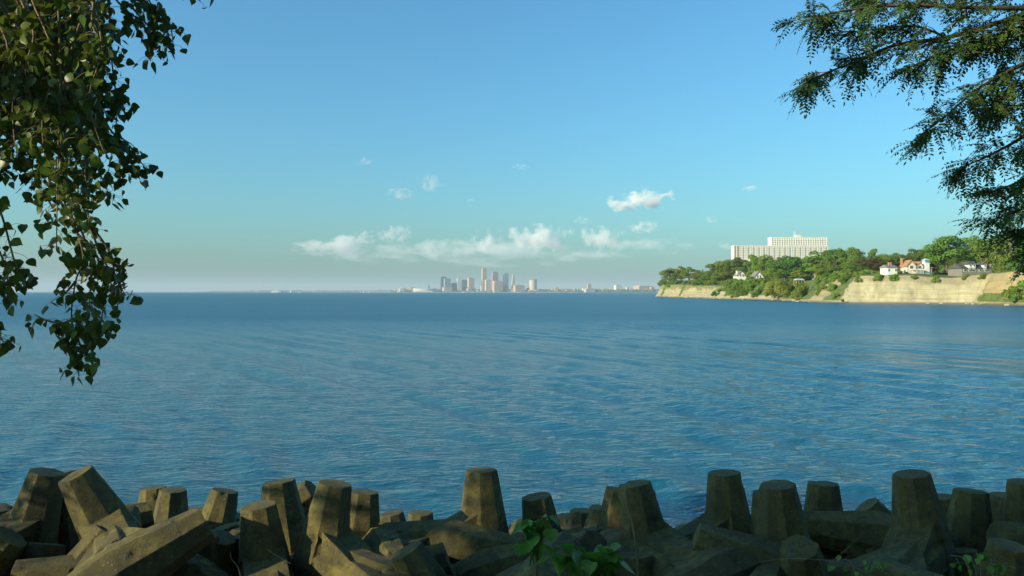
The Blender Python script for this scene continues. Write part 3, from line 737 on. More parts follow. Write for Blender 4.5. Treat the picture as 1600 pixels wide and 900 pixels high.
# shrubs on the slopes
def shrubs():
    rnd = random.Random(9); cols = shore_cols(); n = len(cols); made = 0
    for _ in range(20000):
        if made >= 330: break
        i = rnd.randrange(8, n - 8); c = cols[i]
        if c.y < 240 or c.y > 905: continue
        px = px_of(c)
        d = (cols[i + 6] - cols[i - 6]).normalized(); nrm = Vector((d.y, -d.x))
        off = rnd.uniform(1.5, 24); p = c + nrm * off; px2 = px_of(p)
        z = ground(p.x, p.y, -1)
        if z < 1.2: continue
        cliff = 333 < c.y < 371
        lab = "green shrub on the overgrown slope below the bluff's trees"; grp = "shrubs on the bluff slope"
        if cliff:
            if z < 12.2 or off < 9: continue
            if rnd.random() < .72: continue
            lab = "green shrub along the rim of the bare white cliff"; grp = "shrubs on the cliff rim"
        elif c.y <= 333:
            if z > 7.5 and (z < 12.2 or rnd.random() < .6): continue
            lab = "green shrub in the thicket at the foot of the ochre cliff"; grp = "shrubs at the ochre cliff's foot"
            if z > 12: lab = "green shrub along the rim of the ochre cliff"; grp = "shrubs on the ochre cliff's rim"
        elif c.y > 610:
            if rnd.random() < .6 or (z < 9.5 and rnd.random() < .85): continue
            lab = "green shrub along the rim of the bluff's rocky tip"; grp = "shrubs on the rocky tip"
        if grp == "shrubs on the bluff slope":
            sec = ("on the slope between the sandy gully and the white cliff" if px2 > 1268 else "on the slope between the willow and the sandy gully" if px2 > 1217 else
                   "on the slope between the gabled houses and the willow" if px2 > 1172 else "on the slope between the rocky tip and the gabled houses")
            lab = "green shrub " + sec; grp = "shrubs " + sec
        if abs(px2 - 1268) < 9 and 360 < c.y < 470: continue
        if abs(px2 - 1216) < 20 and p.y < 466: continue
        s = rnd.uniform(2.0, 4.8) * (1 if c.y < 500 else 1.25)
        if cliff: s *= .6
        if c.y <= 333 and z < 8: s *= 1.4
        m = rnd.choice(["crown", "crown", "crown_dark", "crown_light"])
        top = 456 - (z + s - CAMZ) / p.y * F
        T(px2, top, s * 1.25 / p.y * F * rnd.uniform(.8, 1.3), p.y, "bush", m, lab, "shrub", grp, base=z - .2, cat="shrub")
        made += 1
shrubs()
# shrubs hanging over the white cliff
def rim_Y(px, z=10.6):
    for y in np.arange(300, 430, .7):
        if ground((px - 800) / F * y, float(y), -1) > z: return float(y)
    return 365.0
for px, h, wd, lab in ((1341, 3.6, 13, "lone shrub hanging over the white cliff's left rim"), (1374, 3.2, 20, "left one of two shrubs merging on the white cliff's rim"),
                       (1397, 3.8, 20, "right one of two shrubs merging on the white cliff's rim"), (1463, 3.6, 15, "shrub where the white cliff turns ochre"),
                       (1322, 3.0, 14, "shrub at the white cliff's left shoulder"), (1428, 1.8, 16, "low shrub on the white cliff's rim below the orange-roofed house"),
                       (1510, 2.6, 15, "shrub on the ochre cliff's rim below the dark-roofed house"), (1538, 2.2, 18, "low shrub on the ochre cliff's rim right of the dark-roofed house's dormers")):
    y = rim_Y(px); z = ground((px - 800) / F * y, y)
    T(px, 456 - (z + h * .72 - CAMZ) / y * F, wd, y, "bush", "crown", lab, "shrub", "shrubs on the cliff rim", base=z - h * .45, cat="shrub")
T(1316, 465, 7, 362, "bush", "crown", "tiny shrub on fallen rock at the white cliff's foot", "shrub", "shrubs on the cliff rim", base=.6, cat="shrub")
for px, top, wd, Y, lab in ((1150, 431, 17, 585, "leafy shrub covering the left side of the white gabled house"), (1172, 428, 16, 560, "leafy shrub between the two gabled houses"),
                            (1196, 432, 16, 520, "leafy shrub between the steep gabled house and the willow"), (1238, 437, 17, 421, "leafy shrub left of the shelter roof"), (1257, 438.5, 17, 419, "leafy shrub right of the shelter roof"), (1248, 441, 18, 417, "leafy shrub growing up to the shelter's deck")):
    T(px, top, wd, Y, "bush", "crown", lab, "shrub", "shrubs round the houses", cat="shrub")

# rocks along the waterline
def rocks():
    rnd = random.Random(3); cols = shore_cols(); meshes = []
    for k in range(4):
        bm = bmesh.new(); bmesh.ops.create_icosphere(bm, subdivisions=2, radius=1)
        for v in bm.verts: v.co *= 1 + .35 * mnoise.noise(v.co * 1.3 + Vector((k * 9, 0, 0))); v.co.z *= .6
        me = bpy.data.meshes.new("rock"); bm.to_mesh(me); bm.free(); me.materials.append(M["rock"]); meshes.append(me)
    vis = [c for c in cols if 270 < c.y < 900]
    for i in range(46):
        c = rnd.choice(vis); s = rnd.uniform(.35, 1.1)
        o = link("shore_rock", rnd.choice(meshes)); o.location = (c.x + rnd.uniform(-2.5, 1), c.y, .1); o.scale = (s, s * rnd.uniform(.8, 1.6), s)
        o.rotation_euler = (0, 0, rnd.uniform(0, 6)); tag(o, "small pale rock at the waterline below the bluff", "rock", "rocks along the bluff's waterline")
    o = link("shore_rock", meshes[0]); p = P(1091, 797, 18.3); o.location = (p.x, p.y, 0); o.scale = (.09, .05, .07)
    tag(o, "tiny dark rock breaking the water beyond the tall shaded block", "rock")
rocks()

# ------------------------------------------------------------------ the condominium
def condo():
    Y = 1380.0; s = Y / F; z = lambda py: CAMZ + (456 - py) * s
    e = empty("condominium", ((1221 - 800) * s, Y, 12)); X = lambda px: (px - 1221) * s; Z = lambda py: z(py) - 12
    D = 22
    wall = MB().box(X(1148), X(1294), 0, D, 0, Z(384)).build("long_wing", M["condo"], e)
    tall = MB().box(X(1206), X(1293), 2.0, D - 1, Z(384), Z(371.6)).build("tall_block", M["condo"], e)
    MB().box(X(1205.4), X(1293.6), 1.3, D, Z(371.6), Z(370.4)).build("cornice", M["white"], tall)
    MB().box(X(1147.4), X(1206), -.7, D + .6, Z(384), Z(383.2)).build("cornice", M["white"], wall)
    MB().box(X(1206), X(1295), -.7, 1.9, Z(384), Z(383.5)).build("terrace_parapet", M["white"], wall)
    MB().box(X(1247), X(1254), 6, 14, Z(370.4), Z(366.6)).build("lift_tower", M["cream"], tall)
    for px in (1243.5, 1245.2): MB().frustum((X(px), 9, Z(370.4)), (X(px), 9, Z(360.5)), .45, .2, 6).build("antenna", M["white"], tall)
    # brown brick end bays
    for x0, x1 in ((1147.2, 1149.4), (1151.6, 1154.6)): MB().box(X(x0), X(x1), -.5, -.003, 0, Z(384.6)).build("brick_bay", M["condo_brown"], wall)
    rec = simple("curtained_glass", (0.36, 0.35, 0.29), 0.3, 0.35, 0.12)
    # storeys of the long wing: window and balcony slab, shared meshes
    bw = 2.3 * s
    wm = MB().box(-bw * .5, bw * .5, -.12, -.004, 0, 1.7).mesh("window", rec)
    sm_ = MB().box(-bw * .62, bw * .62, -1.3, -.01, -.35, .0).add(*([(-bw * .62, -1.3, 0), (bw * .62, -1.3, 0), (bw * .62, -1.2, 0), (-bw * .62, -1.2, 0), (-bw * .62, -1.3, .75), (bw * .62, -1.3, .75), (bw * .62, -1.2, .75), (-bw * .62, -1.2, .75)],
                  [(3, 2, 1, 0), (4, 5, 6, 7), (0, 1, 5, 4), (1, 2, 6, 5), (2, 3, 7, 6), (3, 0, 4, 7)])).mesh("balcony", M["white"])
    n = 0
    for fl in range(7):
        py = 386.8 + fl * 2.75
        for k in range(34):
            px = 1157.5 + k * 4.05
            if px > 1292: continue
            o = link("window", wm, None, wall); o.location = (X(px), 0, Z(py)); n += 1
            if k % 2 == 0: b = link("balcony", sm_, None, wall); b.location = (X(px + 2.0), 0, Z(py) - .45)
    for fl in range(3):
        py = 376.6 + fl * 2.95
        for k in range(23):
            px = 1208.8 + k * 3.72
            o = link("window", wm, None, tall); o.location = (X(px), 2.0, Z(py))
    for k in range(24):
        px = 1207 + k * 3.72
        MB().box(X(px) - .35, X(px) + .35, 1.45, 1.996, Z(384), Z(371.7)).build("pier", M["white"], tall)
    tag(e, "large cream condominium block with balconies rising above the bluff's trees", "apartment block")
condo()

# ------------------------------------------------------------------ houses on the bluff
def house(name, px0, px1, eave, ridge, Y, label, wall="white", roof="greyroof", axis="x", base=None, depth=9, windows=(), chimneys=(), gables=(), extra=None):
    s = Y / F; cx = (px0 + px1) / 2; x = (cx - 800) * s; z0 = (ground(x, Y) if base is None else base) - .4
    e = empty(name, (x, Y, z0)); X = lambda px: (px - cx) * s; Z = lambda py: CAMZ + (456 - py) * s - z0
    w = (px1 - px0) * s / 2; he, hr = Z(eave), Z(ridge)
    MB().box(-w, w, 0, depth, 0, he).build("wall", M[wall], e)
    if axis == "x":
        o = .5
        m = MB().add([(-w - o, -o, he - .15), (w + o, -o, he - .15), (w + o, depth + o, he - .15), (-w - o, depth + o, he - .15), (-w - o + .6, depth / 2, hr), (w + o - .6, depth / 2, hr)],
                     [(0, 1, 5, 4), (2, 3, 4, 5), (1, 2, 5), (3, 0, 4), (3, 2, 1, 0)])
    else:
        o = .45
        MB().add([(-w, .02, he), (w, .02, he), (0, .02, hr - .25), (-w, depth, he), (w, depth, he), (0, depth, hr - .25)], [(0, 1, 2), (5, 4, 3), (1, 0, 3, 4), (0, 2, 5, 3), (2, 1, 4, 5)]).build("gable_wall", M[wall], e)
        m = MB().add([(-w - o, -o, he - .25), (0, -o, hr), (w + o, -o, he - .25), (-w - o, depth + o, he - .25), (0, depth + o, hr), (w + o, depth + o, he - .25),
                      (-w - o, -o, he), (0, -o, hr + .3), (w + o, -o, he), (-w - o, depth + o, he), (0, depth + o, hr + .3), (w + o, depth + o, he)],
                     [(6, 7, 10, 9), (7, 8, 11, 10), (0, 3, 4, 1), (1, 4, 5, 2), (0, 1, 7, 6), (1, 2, 8, 7), (4, 3, 9, 10), (5, 4, 10, 11), (3, 0, 6, 9), (2, 5, 11, 8)])
    rf = m.build("roof", M[roof], e)
    for (a, b, t, bo) in windows:
        f = MB().box(X(a) - .12, X(b) + .12, -.09, -.004, Z(bo) - .12, Z(t) + .12).build("window", M["white"], e)
        MB().box(X(a), X(b), -.13, -.093, Z(bo), Z(t)).build("pane", M["window"], f)
    for (a, b, t, mt) in chimneys:
        c = MB().box(X(a), X(b), depth * .4, depth * .4 + 1.1, he, Z(t)).build("chimney", M[mt], rf)
        MB().box(X(a) - .12, X(b) + .12, depth * .4 - .12, depth * .4 + 1.22, Z(t), Z(t) + .25).build("chimney_cap", M["rock"], rf)
    for (a, b, ge, gr, gw, gf) in gables:          # cross gable or dormer standing forward of the roof
        ga, gb, gc = X(a), X(b), (X(a) + X(b)) / 2; y0 = -gf
        g = MB().add([(ga, y0, 0 if gf > .5 else Z(ge) - 2.2), (gb, y0, 0 if gf > .5 else Z(ge) - 2.2), (gb, y0, Z(ge)), (gc, y0, Z(gr)), (ga, y0, Z(ge)),
                      (ga, depth * .45, 0 if gf > .5 else Z(ge) - 2.2), (gb, depth * .45, 0 if gf > .5 else Z(ge) - 2.2), (gb, depth * .45, Z(ge)), (gc, depth * .45, Z(gr)), (ga, depth * .45, Z(ge))],
                     [(0, 1, 2, 3, 4), (9, 8, 7, 6, 5), (1, 0, 5, 6), (0, 4, 9, 5), (2, 1, 6, 7), (4, 3, 8, 9), (3, 2, 7, 8)]).build("gable", M[gw], e)
        q = .35; dz = .22
        MB().add([(ga - q, y0 - q, Z(ge) - dz), (gc, y0 - q, Z(gr) + .05), (gb + q, y0 - q, Z(ge) - dz), (ga - q, depth * .46, Z(ge) - dz), (gc, depth * .46, Z(gr) + .05), (gb + q, depth * .46, Z(ge) - dz),
                  (ga - q, y0 - q, Z(ge) + .1), (gc, y0 - q, Z(gr) + .4), (gb + q, y0 - q, Z(ge) + .1), (ga - q, depth * .46, Z(ge) + .1), (gc, depth * .46, Z(gr) + .4), (gb + q, depth * .46, Z(ge) + .1)],
                 [(6, 7, 10, 9), (7, 8, 11, 10), (0, 3, 4, 1), (1, 4, 5, 2), (0, 1, 7, 6), (1, 2, 8, 7), (4, 3, 9, 10), (5, 4, 10, 11), (3, 0, 6, 9), (2, 5, 11, 8)]).build("gable_roof", M[roof if gw != "brick" else "white"], g)
        mid = (a + b) / 2; ww = (b - a) * .22
        f = MB().box(X(mid - ww), X(mid + ww), y0 - .1, y0 - .004, Z(ge) - 1.1, Z(ge) + .5).build("window", M["white"], g)
        MB().box(X(mid - ww * .75), X(mid + ww * .75), y0 - .15, y0 - .104, Z(ge) - .95, Z(ge) + .35).build("pane", M["window"], f)
    if extra: extra(e, X, Z, he, hr, depth)
    tag(e, label, "house")
    return e
def cupola(e, X, Z, he, hr, d):
    t = MB().box(X(1444.5), X(1451.5), -.6, 3, 0, Z(411)).build("tower", M["white"], e)
    MB().box(X(1445), X(1451), -.1, 2.4, Z(411), Z(406.6)).build("lantern", M["bluepaint"], t)
    MB().add([(X(1444), -.8, Z(406.6)), (X(1452), -.8, Z(406.6)), (X(1452), 3.1, Z(406.6)), (X(1444), 3.1, Z(406.6)), (X(1448), 1.2, Z(403.4))], [(0, 1, 4), (1, 2, 4), (2, 3, 4), (3, 0, 4), (3, 2, 1, 0)]).build("tower_roof", M["bluepaint"], t)
    for k in (1446, 1449): MB().box(X(k) , X(k + 1.3), -.16, -.104, Z(410.4), Z(407.4)).build("pane", M["window"], t)
    for i in range(9):
        a = 1421.5 + i * 2.1; MB().box(X(a), X(a) + .14, -2.4, -2.26, 0, Z(422)).build("porch_post", M["white"], e)
    MB().box(X(1421), X(1441), -2.5, -.1, Z(422), Z(421.2)).build("porch_roof", M["white"], e)
house("orange_roofed_house", 1420, 1456, 418.5, 407.5, 365, "white house with orange tiled roof, brick gable and cupola above the white cliff", "cream", "orange", "x", depth=10,
      windows=[(1423, 1425, 420, 425), (1428, 1430, 420, 425), (1433, 1435, 420, 425), (1446.5, 1449.5, 414, 418)], chimneys=[(1415.5, 1418, 404, "brick")],
      gables=[(1415.5, 1430, 416.5, 407.5, "cream", .8), (1432, 1442, 416.5, 410.5, "white", .2)], extra=cupola)
house("chimney_house", 1386.5, 1402, 417.5, 413, 358, "small white house with stout orange chimney above the white cliff", "white", "greyroof", "x", depth=7,
      windows=[(1388, 1390, 420, 424), (1398.5, 1400.5, 420, 424)], chimneys=[(1393.5, 1398, 410.2, "brick")])
house("dark_roofed_house", 1503, 1549, 418.5, 411, 345, "dark-roofed house with white dormers right of the largest tree", "greyroof", "darkroof", "x", depth=11,
      windows=[(1506, 1510, 419.5, 424), (1514, 1524, 418.8, 424), (1530, 1533, 419.5, 424), (1539, 1546, 419, 424)],
      gables=[(1513, 1517.5, 412.8, 409.8, "white", .2), (1519, 1524, 412.8, 409.8, "white", .2), (1536, 1541, 413, 410, "white", .2)])
house("white_gabled_house", 1152, 1166, 431, 423.5, 610, "white gabled house with grey roof among trees left of the willow", "white", "greyroof", "y", depth=11, base=9.5,
      windows=[(1156, 1158, 428.5, 432), (1160, 1162, 428.5, 432)], chimneys=[(1153, 1155, 423, "white")])
house("steep_gabled_house", 1179, 1193, 433, 424, 560, "steep-gabled white and grey house directly left of the willow", "white", "greyroof", "y", depth=11, base=8.0,
      windows=[(1183, 1185, 430, 434), (1187, 1189, 430, 434)])
def shelter():
    Y = next((float(y) for y in np.arange(400, 520, 1.0) if ground((1248.5 - 800) / F * y, float(y), -1) > 8.0), 440.0) + 2.5
    sc_ = Y / F; zb = ground((1248.5 - 800) * sc_, Y); e = empty("picnic_shelter", ((1248.5 - 800) * sc_, Y, zb)); w = 7 * sc_
    MB().add([(-w, -2.2, 3.0), (w, -2.2, 3.0), (w, 2.2, 3.0), (-w, 2.2, 3.0), (-w * .8, 0, 3.9), (w * .8, 0, 3.9)], [(0, 1, 5, 4), (2, 3, 4, 5), (1, 2, 5), (3, 0, 4), (3, 2, 1, 0)]).build("roof", M["bluepaint"], e)
    for k in (-.9, -.3, .3, .9):
        for y in (-1.9, 1.9): MB().box(k * w - .12, k * w + .12, y - .12, y + .12, -4, 3.0).build("post", M["tan"], e)
    MB().box(-w, w, -2.1, 2.1, -.6, .1).build("deck", M["tan"], e)
    tag(e, "small pale blue shelter roof on posts right of the willow", "shelter")
shelter()
house("tan_shed", 1154.5, 1159.5, 442, 440, 575, "small tan shed on the slope below the white gabled house", "tan", "greyroof", "x", depth=4, base=7.5, windows=[(1156, 1158, 442.5, 444)])
def pavilion():
    Y = 866; s = Y / F; x = (1064.5 - 800) * s; z0 = ground(x, Y); e = empty("arched_pavilion", (x, Y, z0)); w = 4.6 * s
    for k in (-1, -.33, .33, 1): MB().box(k * (w - .5) - .45, k * (w - .5) + .45, -.5, .5, -.3, 2.2).build("pier", M["white"], e)
    MB().box(-w, w, -.7, .7, 2.2, 2.9).build("lintel", M["white"], e)
    MB().add([(-w * .9, -.6, 2.9), (w * .9, -.6, 2.9), (0, -.6, 4.4), (-w * .9, .6, 2.9), (w * .9, .6, 2.9), (0, .6, 4.4)], [(0, 1, 2), (5, 4, 3), (1, 0, 3, 4), (0, 2, 5, 3), (2, 1, 4, 5)]).build("pediment", M["white"], e)
    tag(e, "small white arched pavilion near the bluff's tip", "pavilion")
pavilion()

# ------------------------------------------------------------------ concrete dolosse
DH = 2.2
def dolos_mesh(name, seed):
    """two tapered octagonal arms set crosswise on an octagonal bar, cast edges bevelled and worn"""
    H = DH; oc = math.pi / 8; pieces = []
    def bar(axis, c, secs):
        m = MB(); c = Vector(c)
        a = {"x": Vector((1, 0, 0)), "y": Vector((0, 1, 0)), "z": Vector((0, 0, 1))}[axis]
        u = {"x": Vector((0, 1, 0)), "y": Vector((0, 0, 1)), "z": Vector((1, 0, 0))}[axis]; v = a.cross(u); vs = []; k = len(secs)
        for h, w in secs:
            for i in range(8):
                t = oc + i * math.pi / 4; vs.append(c + a * h + (u * math.cos(t) + v * math.sin(t)) * (w / 2 / math.cos(oc)))
        fs = [(r * 8 + i, r * 8 + (i + 1) % 8, r * 8 + 8 + (i + 1) % 8, r * 8 + 8 + i) for r in range(k - 1) for i in range(8)]
        m.add(vs, fs + [tuple(range(7, -1, -1)), tuple(range((k - 1) * 8, k * 8))]); pieces.append(m)
    S = H * .68; wc, wt = .345 * H, .205 * H
    bar("z", (0, 0, 0), [(-H / 2, wt), (0, wc), (H / 2, wt)]); bar("x", (0.0011, S, 0.0007), [(-H / 2, wt), (0, wc), (H / 2, wt)])
    bar("y", (0.0005, .02, 0.0003), [(0, .325 * H), (S * .5, .305 * H), (S - .04, .325 * H)])
    def gusset(cy, sgn, axis):
        g = .255 * H; b = .125 * H; y1 = cy + sgn * .34 * H
        if axis == "z": vs = [(-b, cy, -g), (b, cy, -g), (b, cy, g), (-b, cy, g), (-b, y1, -.12 * H), (b, y1, -.12 * H), (b, y1, .12 * H), (-b, y1, .12 * H)]
        else: vs = [(-g, cy, -b), (g, cy, -b), (g, cy, b), (-g, cy, b), (-.12 * H, y1, -b), (.12 * H, y1, -b), (.12 * H, y1, b), (-.12 * H, y1, b)]
        m = MB(); m.add(vs, [(3, 2, 1, 0), (4, 5, 6, 7), (0, 1, 5, 4), (1, 2, 6, 5), (2, 3, 7, 6), (3, 0, 4, 7)]); pieces.append(m)
    gusset(.013, 1, "z"); gusset(S - .017, -1, "x")
    objs = []
    for m in pieces:
        me = m.mesh("piece"); bm = bmesh.new(); bm.from_mesh(me); bmesh.ops.recalc_face_normals(bm, faces=bm.faces); bm.to_mesh(me); bm.free()
        o = bpy.data.objects.new("piece", me); COL.objects.link(o); objs.append(o)
    o = objs[0]
    for q in objs[1:]:
        b = o.modifiers.new("b", 'BOOLEAN'); b.operation = 'UNION'; b.object = q; b.solver = 'EXACT'
    bv = o.modifiers.new("bv", 'BEVEL'); bv.width = .02; bv.segments = 2; bv.limit_method = 'ANGLE'; bv.angle_limit = R(24)
    o.modifiers.new("t", 'TRIANGULATE')
    out = bpy.data.meshes.new_from_object(o.evaluated_get(bpy.context.evaluated_depsgraph_get()))
    for q in objs: md = q.data; bpy.data.objects.remove(q); bpy.data.meshes.remove(md)
    bm = bmesh.new(); bm.from_mesh(out)
    for lim in (.4, .2, .1, .06):
        for _ in range(2):
            ed = [e for e in bm.edges if e.calc_length() > lim]
            if ed: bmesh.ops.subdivide_edges(bm, edges=ed, cuts=1); bmesh.ops.triangulate(bm, faces=bm.faces)
    bm.to_mesh(out); bm.free(); out.name = name; sd = Vector((seed * 17.3, seed * 5.1, 0))
    out.update(); nr = [v.normal.copy() for v in out.vertices]
    for v, nn in zip(out.vertices, nr):
        p = v.co
        d = .006 * mnoise.fractal(p * 2.5 + sd, 1, 2, 3)
        chip = mnoise.noise(p * 6.5 - sd)
        if chip > .40: d -= .09 * (chip - .40)
        v.co = p + nn * d
    out.polygons.foreach_set("use_smooth", [True] * len(out.polygons)); out.update(); out.set_sharp_from_angle(angle=R(26))
    out.materials.clear(); out.materials.append(M["concrete"]); out.update()
    return out
DOLOS = [dolos_mesh("concrete_block", k) for k in range(3)]
DCO = []
for me_ in DOLOS:
    a = np.empty(len(me_.vertices) * 3, np.float32); me_.vertices.foreach_get("co", a); DCO.append(a.reshape(-1, 3)[::7])
ND = 0
def dolos(px, py, Y, lean, tilt, shank, label, group="concrete breakwater blocks", scale=1.0, mode="tip"):
    """tip of the standing arm at a point; lean: degrees the top leans to the right, tilt: degrees away from the viewer,
    shank: compass of the cross bar in degrees (0 right, 90 away, 180 left, 270 towards)"""
    global ND
    t = P(px, py, Y); a = Vector((math.tan(R(lean)), math.tan(R(tilt)), 1)) if abs(lean) < 80 else Vector((math.copysign(1, lean), math.tan(R(tilt)), math.tan(R(90 - abs(lean)))))
    a.normalize()
    if mode == "dir": pass
    s = Vector((math.cos(R(shank)), math.sin(R(shank)), 0))
    if abs(lean) > 45: s = s * .35 - Vector((0, 0, 1))
    s = (s - a * s.dot(a)).normalized(); x = s.cross(a)
    o = link("concrete_block", DOLOS[ND % 3]); ND += 1
    org = t - a * (DH / 2 * scale)
    o.matrix_world = Matrix(((x.x * scale, s.x * scale, a.x * scale, org.x), (x.y * scale, s.y * scale, a.y * scale, org.y), (x.z * scale, s.z * scale, a.z * scale, org.z), (0, 0, 0, 1)))
    tag(o, label, "breakwater block", group)
    return o
D = dolos
D(74, 737, 11.6, 13, 3, 250, "sunlit concrete block arm leaning right with dappled leaf shadow, first from the left edge")
D(118, 741, 11.0, -23, -14, 300, "sunlit concrete block leaning left with its bar running down right, touching the dappled one")
D(110, 736, 12.2, -12, 4, 120, "block arm peeping behind the left-leaning sunlit block")
D(240, 762, 15.6, -4, 4, 150, "left one of two short sunlit block tips beyond the long diagonal bar")
D(271, 765, 15.0, 4, 0, 80, "right one of two short sunlit block tips beyond the long diagonal bar")
D(352, 766, 14.2, 12, 6, 100, "small block tip half sunlit at the top end of the long diagonal bar")
D(404, 789, 10.9, -6, -2, 290, "front block with blunt upright arm lit on its left, before the round-topped one")
D(436, 752, 11.9, -7, 3, 140, "upright block with shoulder-lit tip rising behind the blunt front arm")
D(492, 768, 12.9, 52, 0, 120, "block arm tilted far right behind the shoulder-lit upright block")
D(524, 755, 11.2, 10, 2, 330, "tall sunlit block with broad foot in the middle of the lit half")
D(568, 768, 12.3, 5, 4, 60, "black shaded block arm right behind the tall sunlit block")
D(612, 801, 16.5, -8, 0, 160, "low dark block tip by the water, left of a sunlit one")
D(657, 801, 16.0, 0, 0, 30, "low sunlit square block tip by the water")
D(752, 734, 12.2, -2, 2, 200, "tall block standing alone against the water with a lit face and dark right side")
D(590, 842, 11.9, -86, 6, 80, "barrel-shaped block arm lying level below the lone tall block")
D(838, 775, 12.6, -9, 0, 320, "shaded block arm leaning left above the big-leaved weed")
D(880, 806, 16.2, -4, 0, 120, "low dark block tip just right of the weed-hung block")
D(910, 797, 15.6, 3, 2, 60, "dark block tip in the middle of three by the water")
D(941, 793, 15.0, 6, 0, 20, "rusty dark block tip beside the pale-spotted block")
D(968, 764, 13.2, 6, 4, 170, "block arm hidden behind the pale-spotted block with the bare stem")
D(991, 755, 11.7, -10, 2, 300, "shaded block with pale spots and a bare stem before it")
D(1131, 738, 12.0, -4, 1, 200, "tall shaded block with a patch of sun on its foot")
D(1214, 757, 11.0, -7, -3, 240, "dark block with broad flat round top right of the sun-patched block")
D(1198, 768, 13.0, -4, 0, 160, "block edge showing left behind the broad flat-topped block")
D(1286, 755, 12.8, 1, 2, 30, "dark upright block framed by water, right of the flat-topped block")
D(1352, 790, 14.4, -38, 8, 200, "dark block tip tilted like a roof in the shaded pile")
D(1392, 800, 15.5, 4, 2, 100, "low dark block tip left of the biggest shaded block")
D(1423, 740, 11.2, -9, -1, 225, "biggest shaded block with slanting foot at the pile's right")
D(1470, 775, 13.6, -4, 2, 60, "block arm in shadow immediately right of the biggest shaded block")
D(1516, 766, 12.2, 4, 2, 130, "dark upright block third from the right edge")
D(1568, 773, 14.0, 0, 0, 80, "low dark block tip second from the right edge")
D(1601, 752, 12.0, -2, 0, 20, "block arm cut by the right edge of the picture")
D(1250, 822, 12.2, -84, 8, 260, "level block arm lying between the flat-topped and the biggest shaded block")
D(1556, 840, 11.4, -78, -10, 80, "block arm lying level at the lower right corner")
D(1085, 842, 10.8, -70, 30, 100, "shaded block arm lying before the sun-patched block")
D(-6, 792, 12.4, 10, 0, 200, "block arm just entering at the left edge")
D(20, 905, 10.2, -80, -20, 60, "leaf-shadowed block arm lying along the bottom left corner")
D(700, 872, 10.9, 70, 20, 300, "dark block arm low under the barrel-shaped one")
D(880, 860, 11.4, 72, 15, 100, "shaded block arm lying between the two leafy weeds")
D(215, 812, 13.2, 80, 10, 90, "level block arm in shadow behind the long diagonal bar")
D(345, 838, 12.0, 20, -4, 200, "shadow-mottled block below the half-lit tip")
# the lower layer, in the gaps
rnd = random.Random(21)
LOWER = ((150, "under the dappled leaning block"), (330, "behind the long diagonal bar"), (480, "round the blunt front block"), (600, "at the tall sunlit block's foot"), (800, "round the barrel-shaped arm"),
         (960, "beside the broad-leaved weeds"), (1090, "at the pale-spotted block's foot"), (1200, "at the sun-patched block's foot"), (1330, "below the broad flat-topped block"), (1480, "round the biggest shaded block"), (99999, "toward the right-hand corner of the pile"))
for i in range(40):
    X0 = -8.5 + 17 * (i + .5) / 40 + rnd.uniform(-.3, .3); Y0 = rnd.uniform(10.2, 15.4)
    m3 = Matrix.Rotation(rnd.uniform(0, 6.28), 3, 'Z') @ Matrix.Rotation(rnd.uniform(-1.2, 1.2), 3, 'X') @ Matrix.Rotation(rnd.uniform(0, 6.28), 3, 'Z')
    co = DCO[i % 3] @ np.array(m3).T + np.array([X0, Y0, 0.0])
    z = 0.9
    lim = 822 + rnd.uniform(0, 45) - (12 if X0 < -1 else 0)
    # lowered until it stays below the standing arms
    zmax = (CAMZ - (lim - 456) / F * co[:, 1] - co[:, 2]).min()
    z = min(1.2, zmax)
    o = link("concrete_block", DOLOS[i % 3]); o.matrix_world = Matrix.Translation((X0, Y0, z)) @ m3.to_4x4()
    pxc = 800 + X0 / Y0 * F
    where = next(w for lim, w in LOWER if pxc < lim)
    tag(o, "dark concrete block jammed low in the gap " + where, "breakwater block", "low blocks " + where)

# ------------------------------------------------------------------ foreground trees
def leaf_mesh(name, seed, mat):
    """broad triangular cottonwood leaf with pointed tip, folded along its midrib, unit length along -Z"""
    rnd = random.Random(seed)
    out = [(0, 0), (.22, .02), (.42, -.10), (.50, -.26), (.44, -.45), (.28, -.68), (.12, -.88), (0, -1.05)]
    fold = rnd.uniform(.1, .4); curl = rnd.uniform(-.25, .35); vs = []; fs = []
    for i, (x, z) in enumerate(out): vs.append((0, curl * z * z, z if i not in (1,) else -.02))
    k = len(out)
    for sgn in (1, -1):
        b = len(vs)
        for (x, z) in out[1:-1]: vs.append((sgn * x * rnd.uniform(.92, 1.06), curl * z * z + fold * abs(x), z * rnd.uniform(.96, 1.04)))
        for i in range(len(out) - 1):
            q = [i, i + 1]; r = [b + i, b + i - 1]
            f = [i, i + 1]
            if i + 1 <= len(out) - 2: f.append(b + i)
            if i >= 1: f.append(b + i - 1)
            if len(f) >= 3: fs.append(tuple(f if sgn > 0 else f[::-1]))
    m = MB().add(vs, fs)
    return m.mesh(name, mat, True)

def smooth_path(pts, n):
    pts = [Vector(p) for p in pts]; out = []
    for i in range(len(pts) - 1):
        p0, p1, p2, p3 = pts[max(i - 1, 0)], pts[i], pts[i + 1], pts[min(i + 2, len(pts) - 1)]
        for k in range(n):
            t = k / n; out.append(0.5 * ((2 * p1) + (p2 - p0) * t + (2 * p0 - 5 * p1 + 4 * p2 - p3) * t * t + (3 * p1 - p0 - 3 * p2 + p3) * t ** 3))
    return out + [pts[-1]]

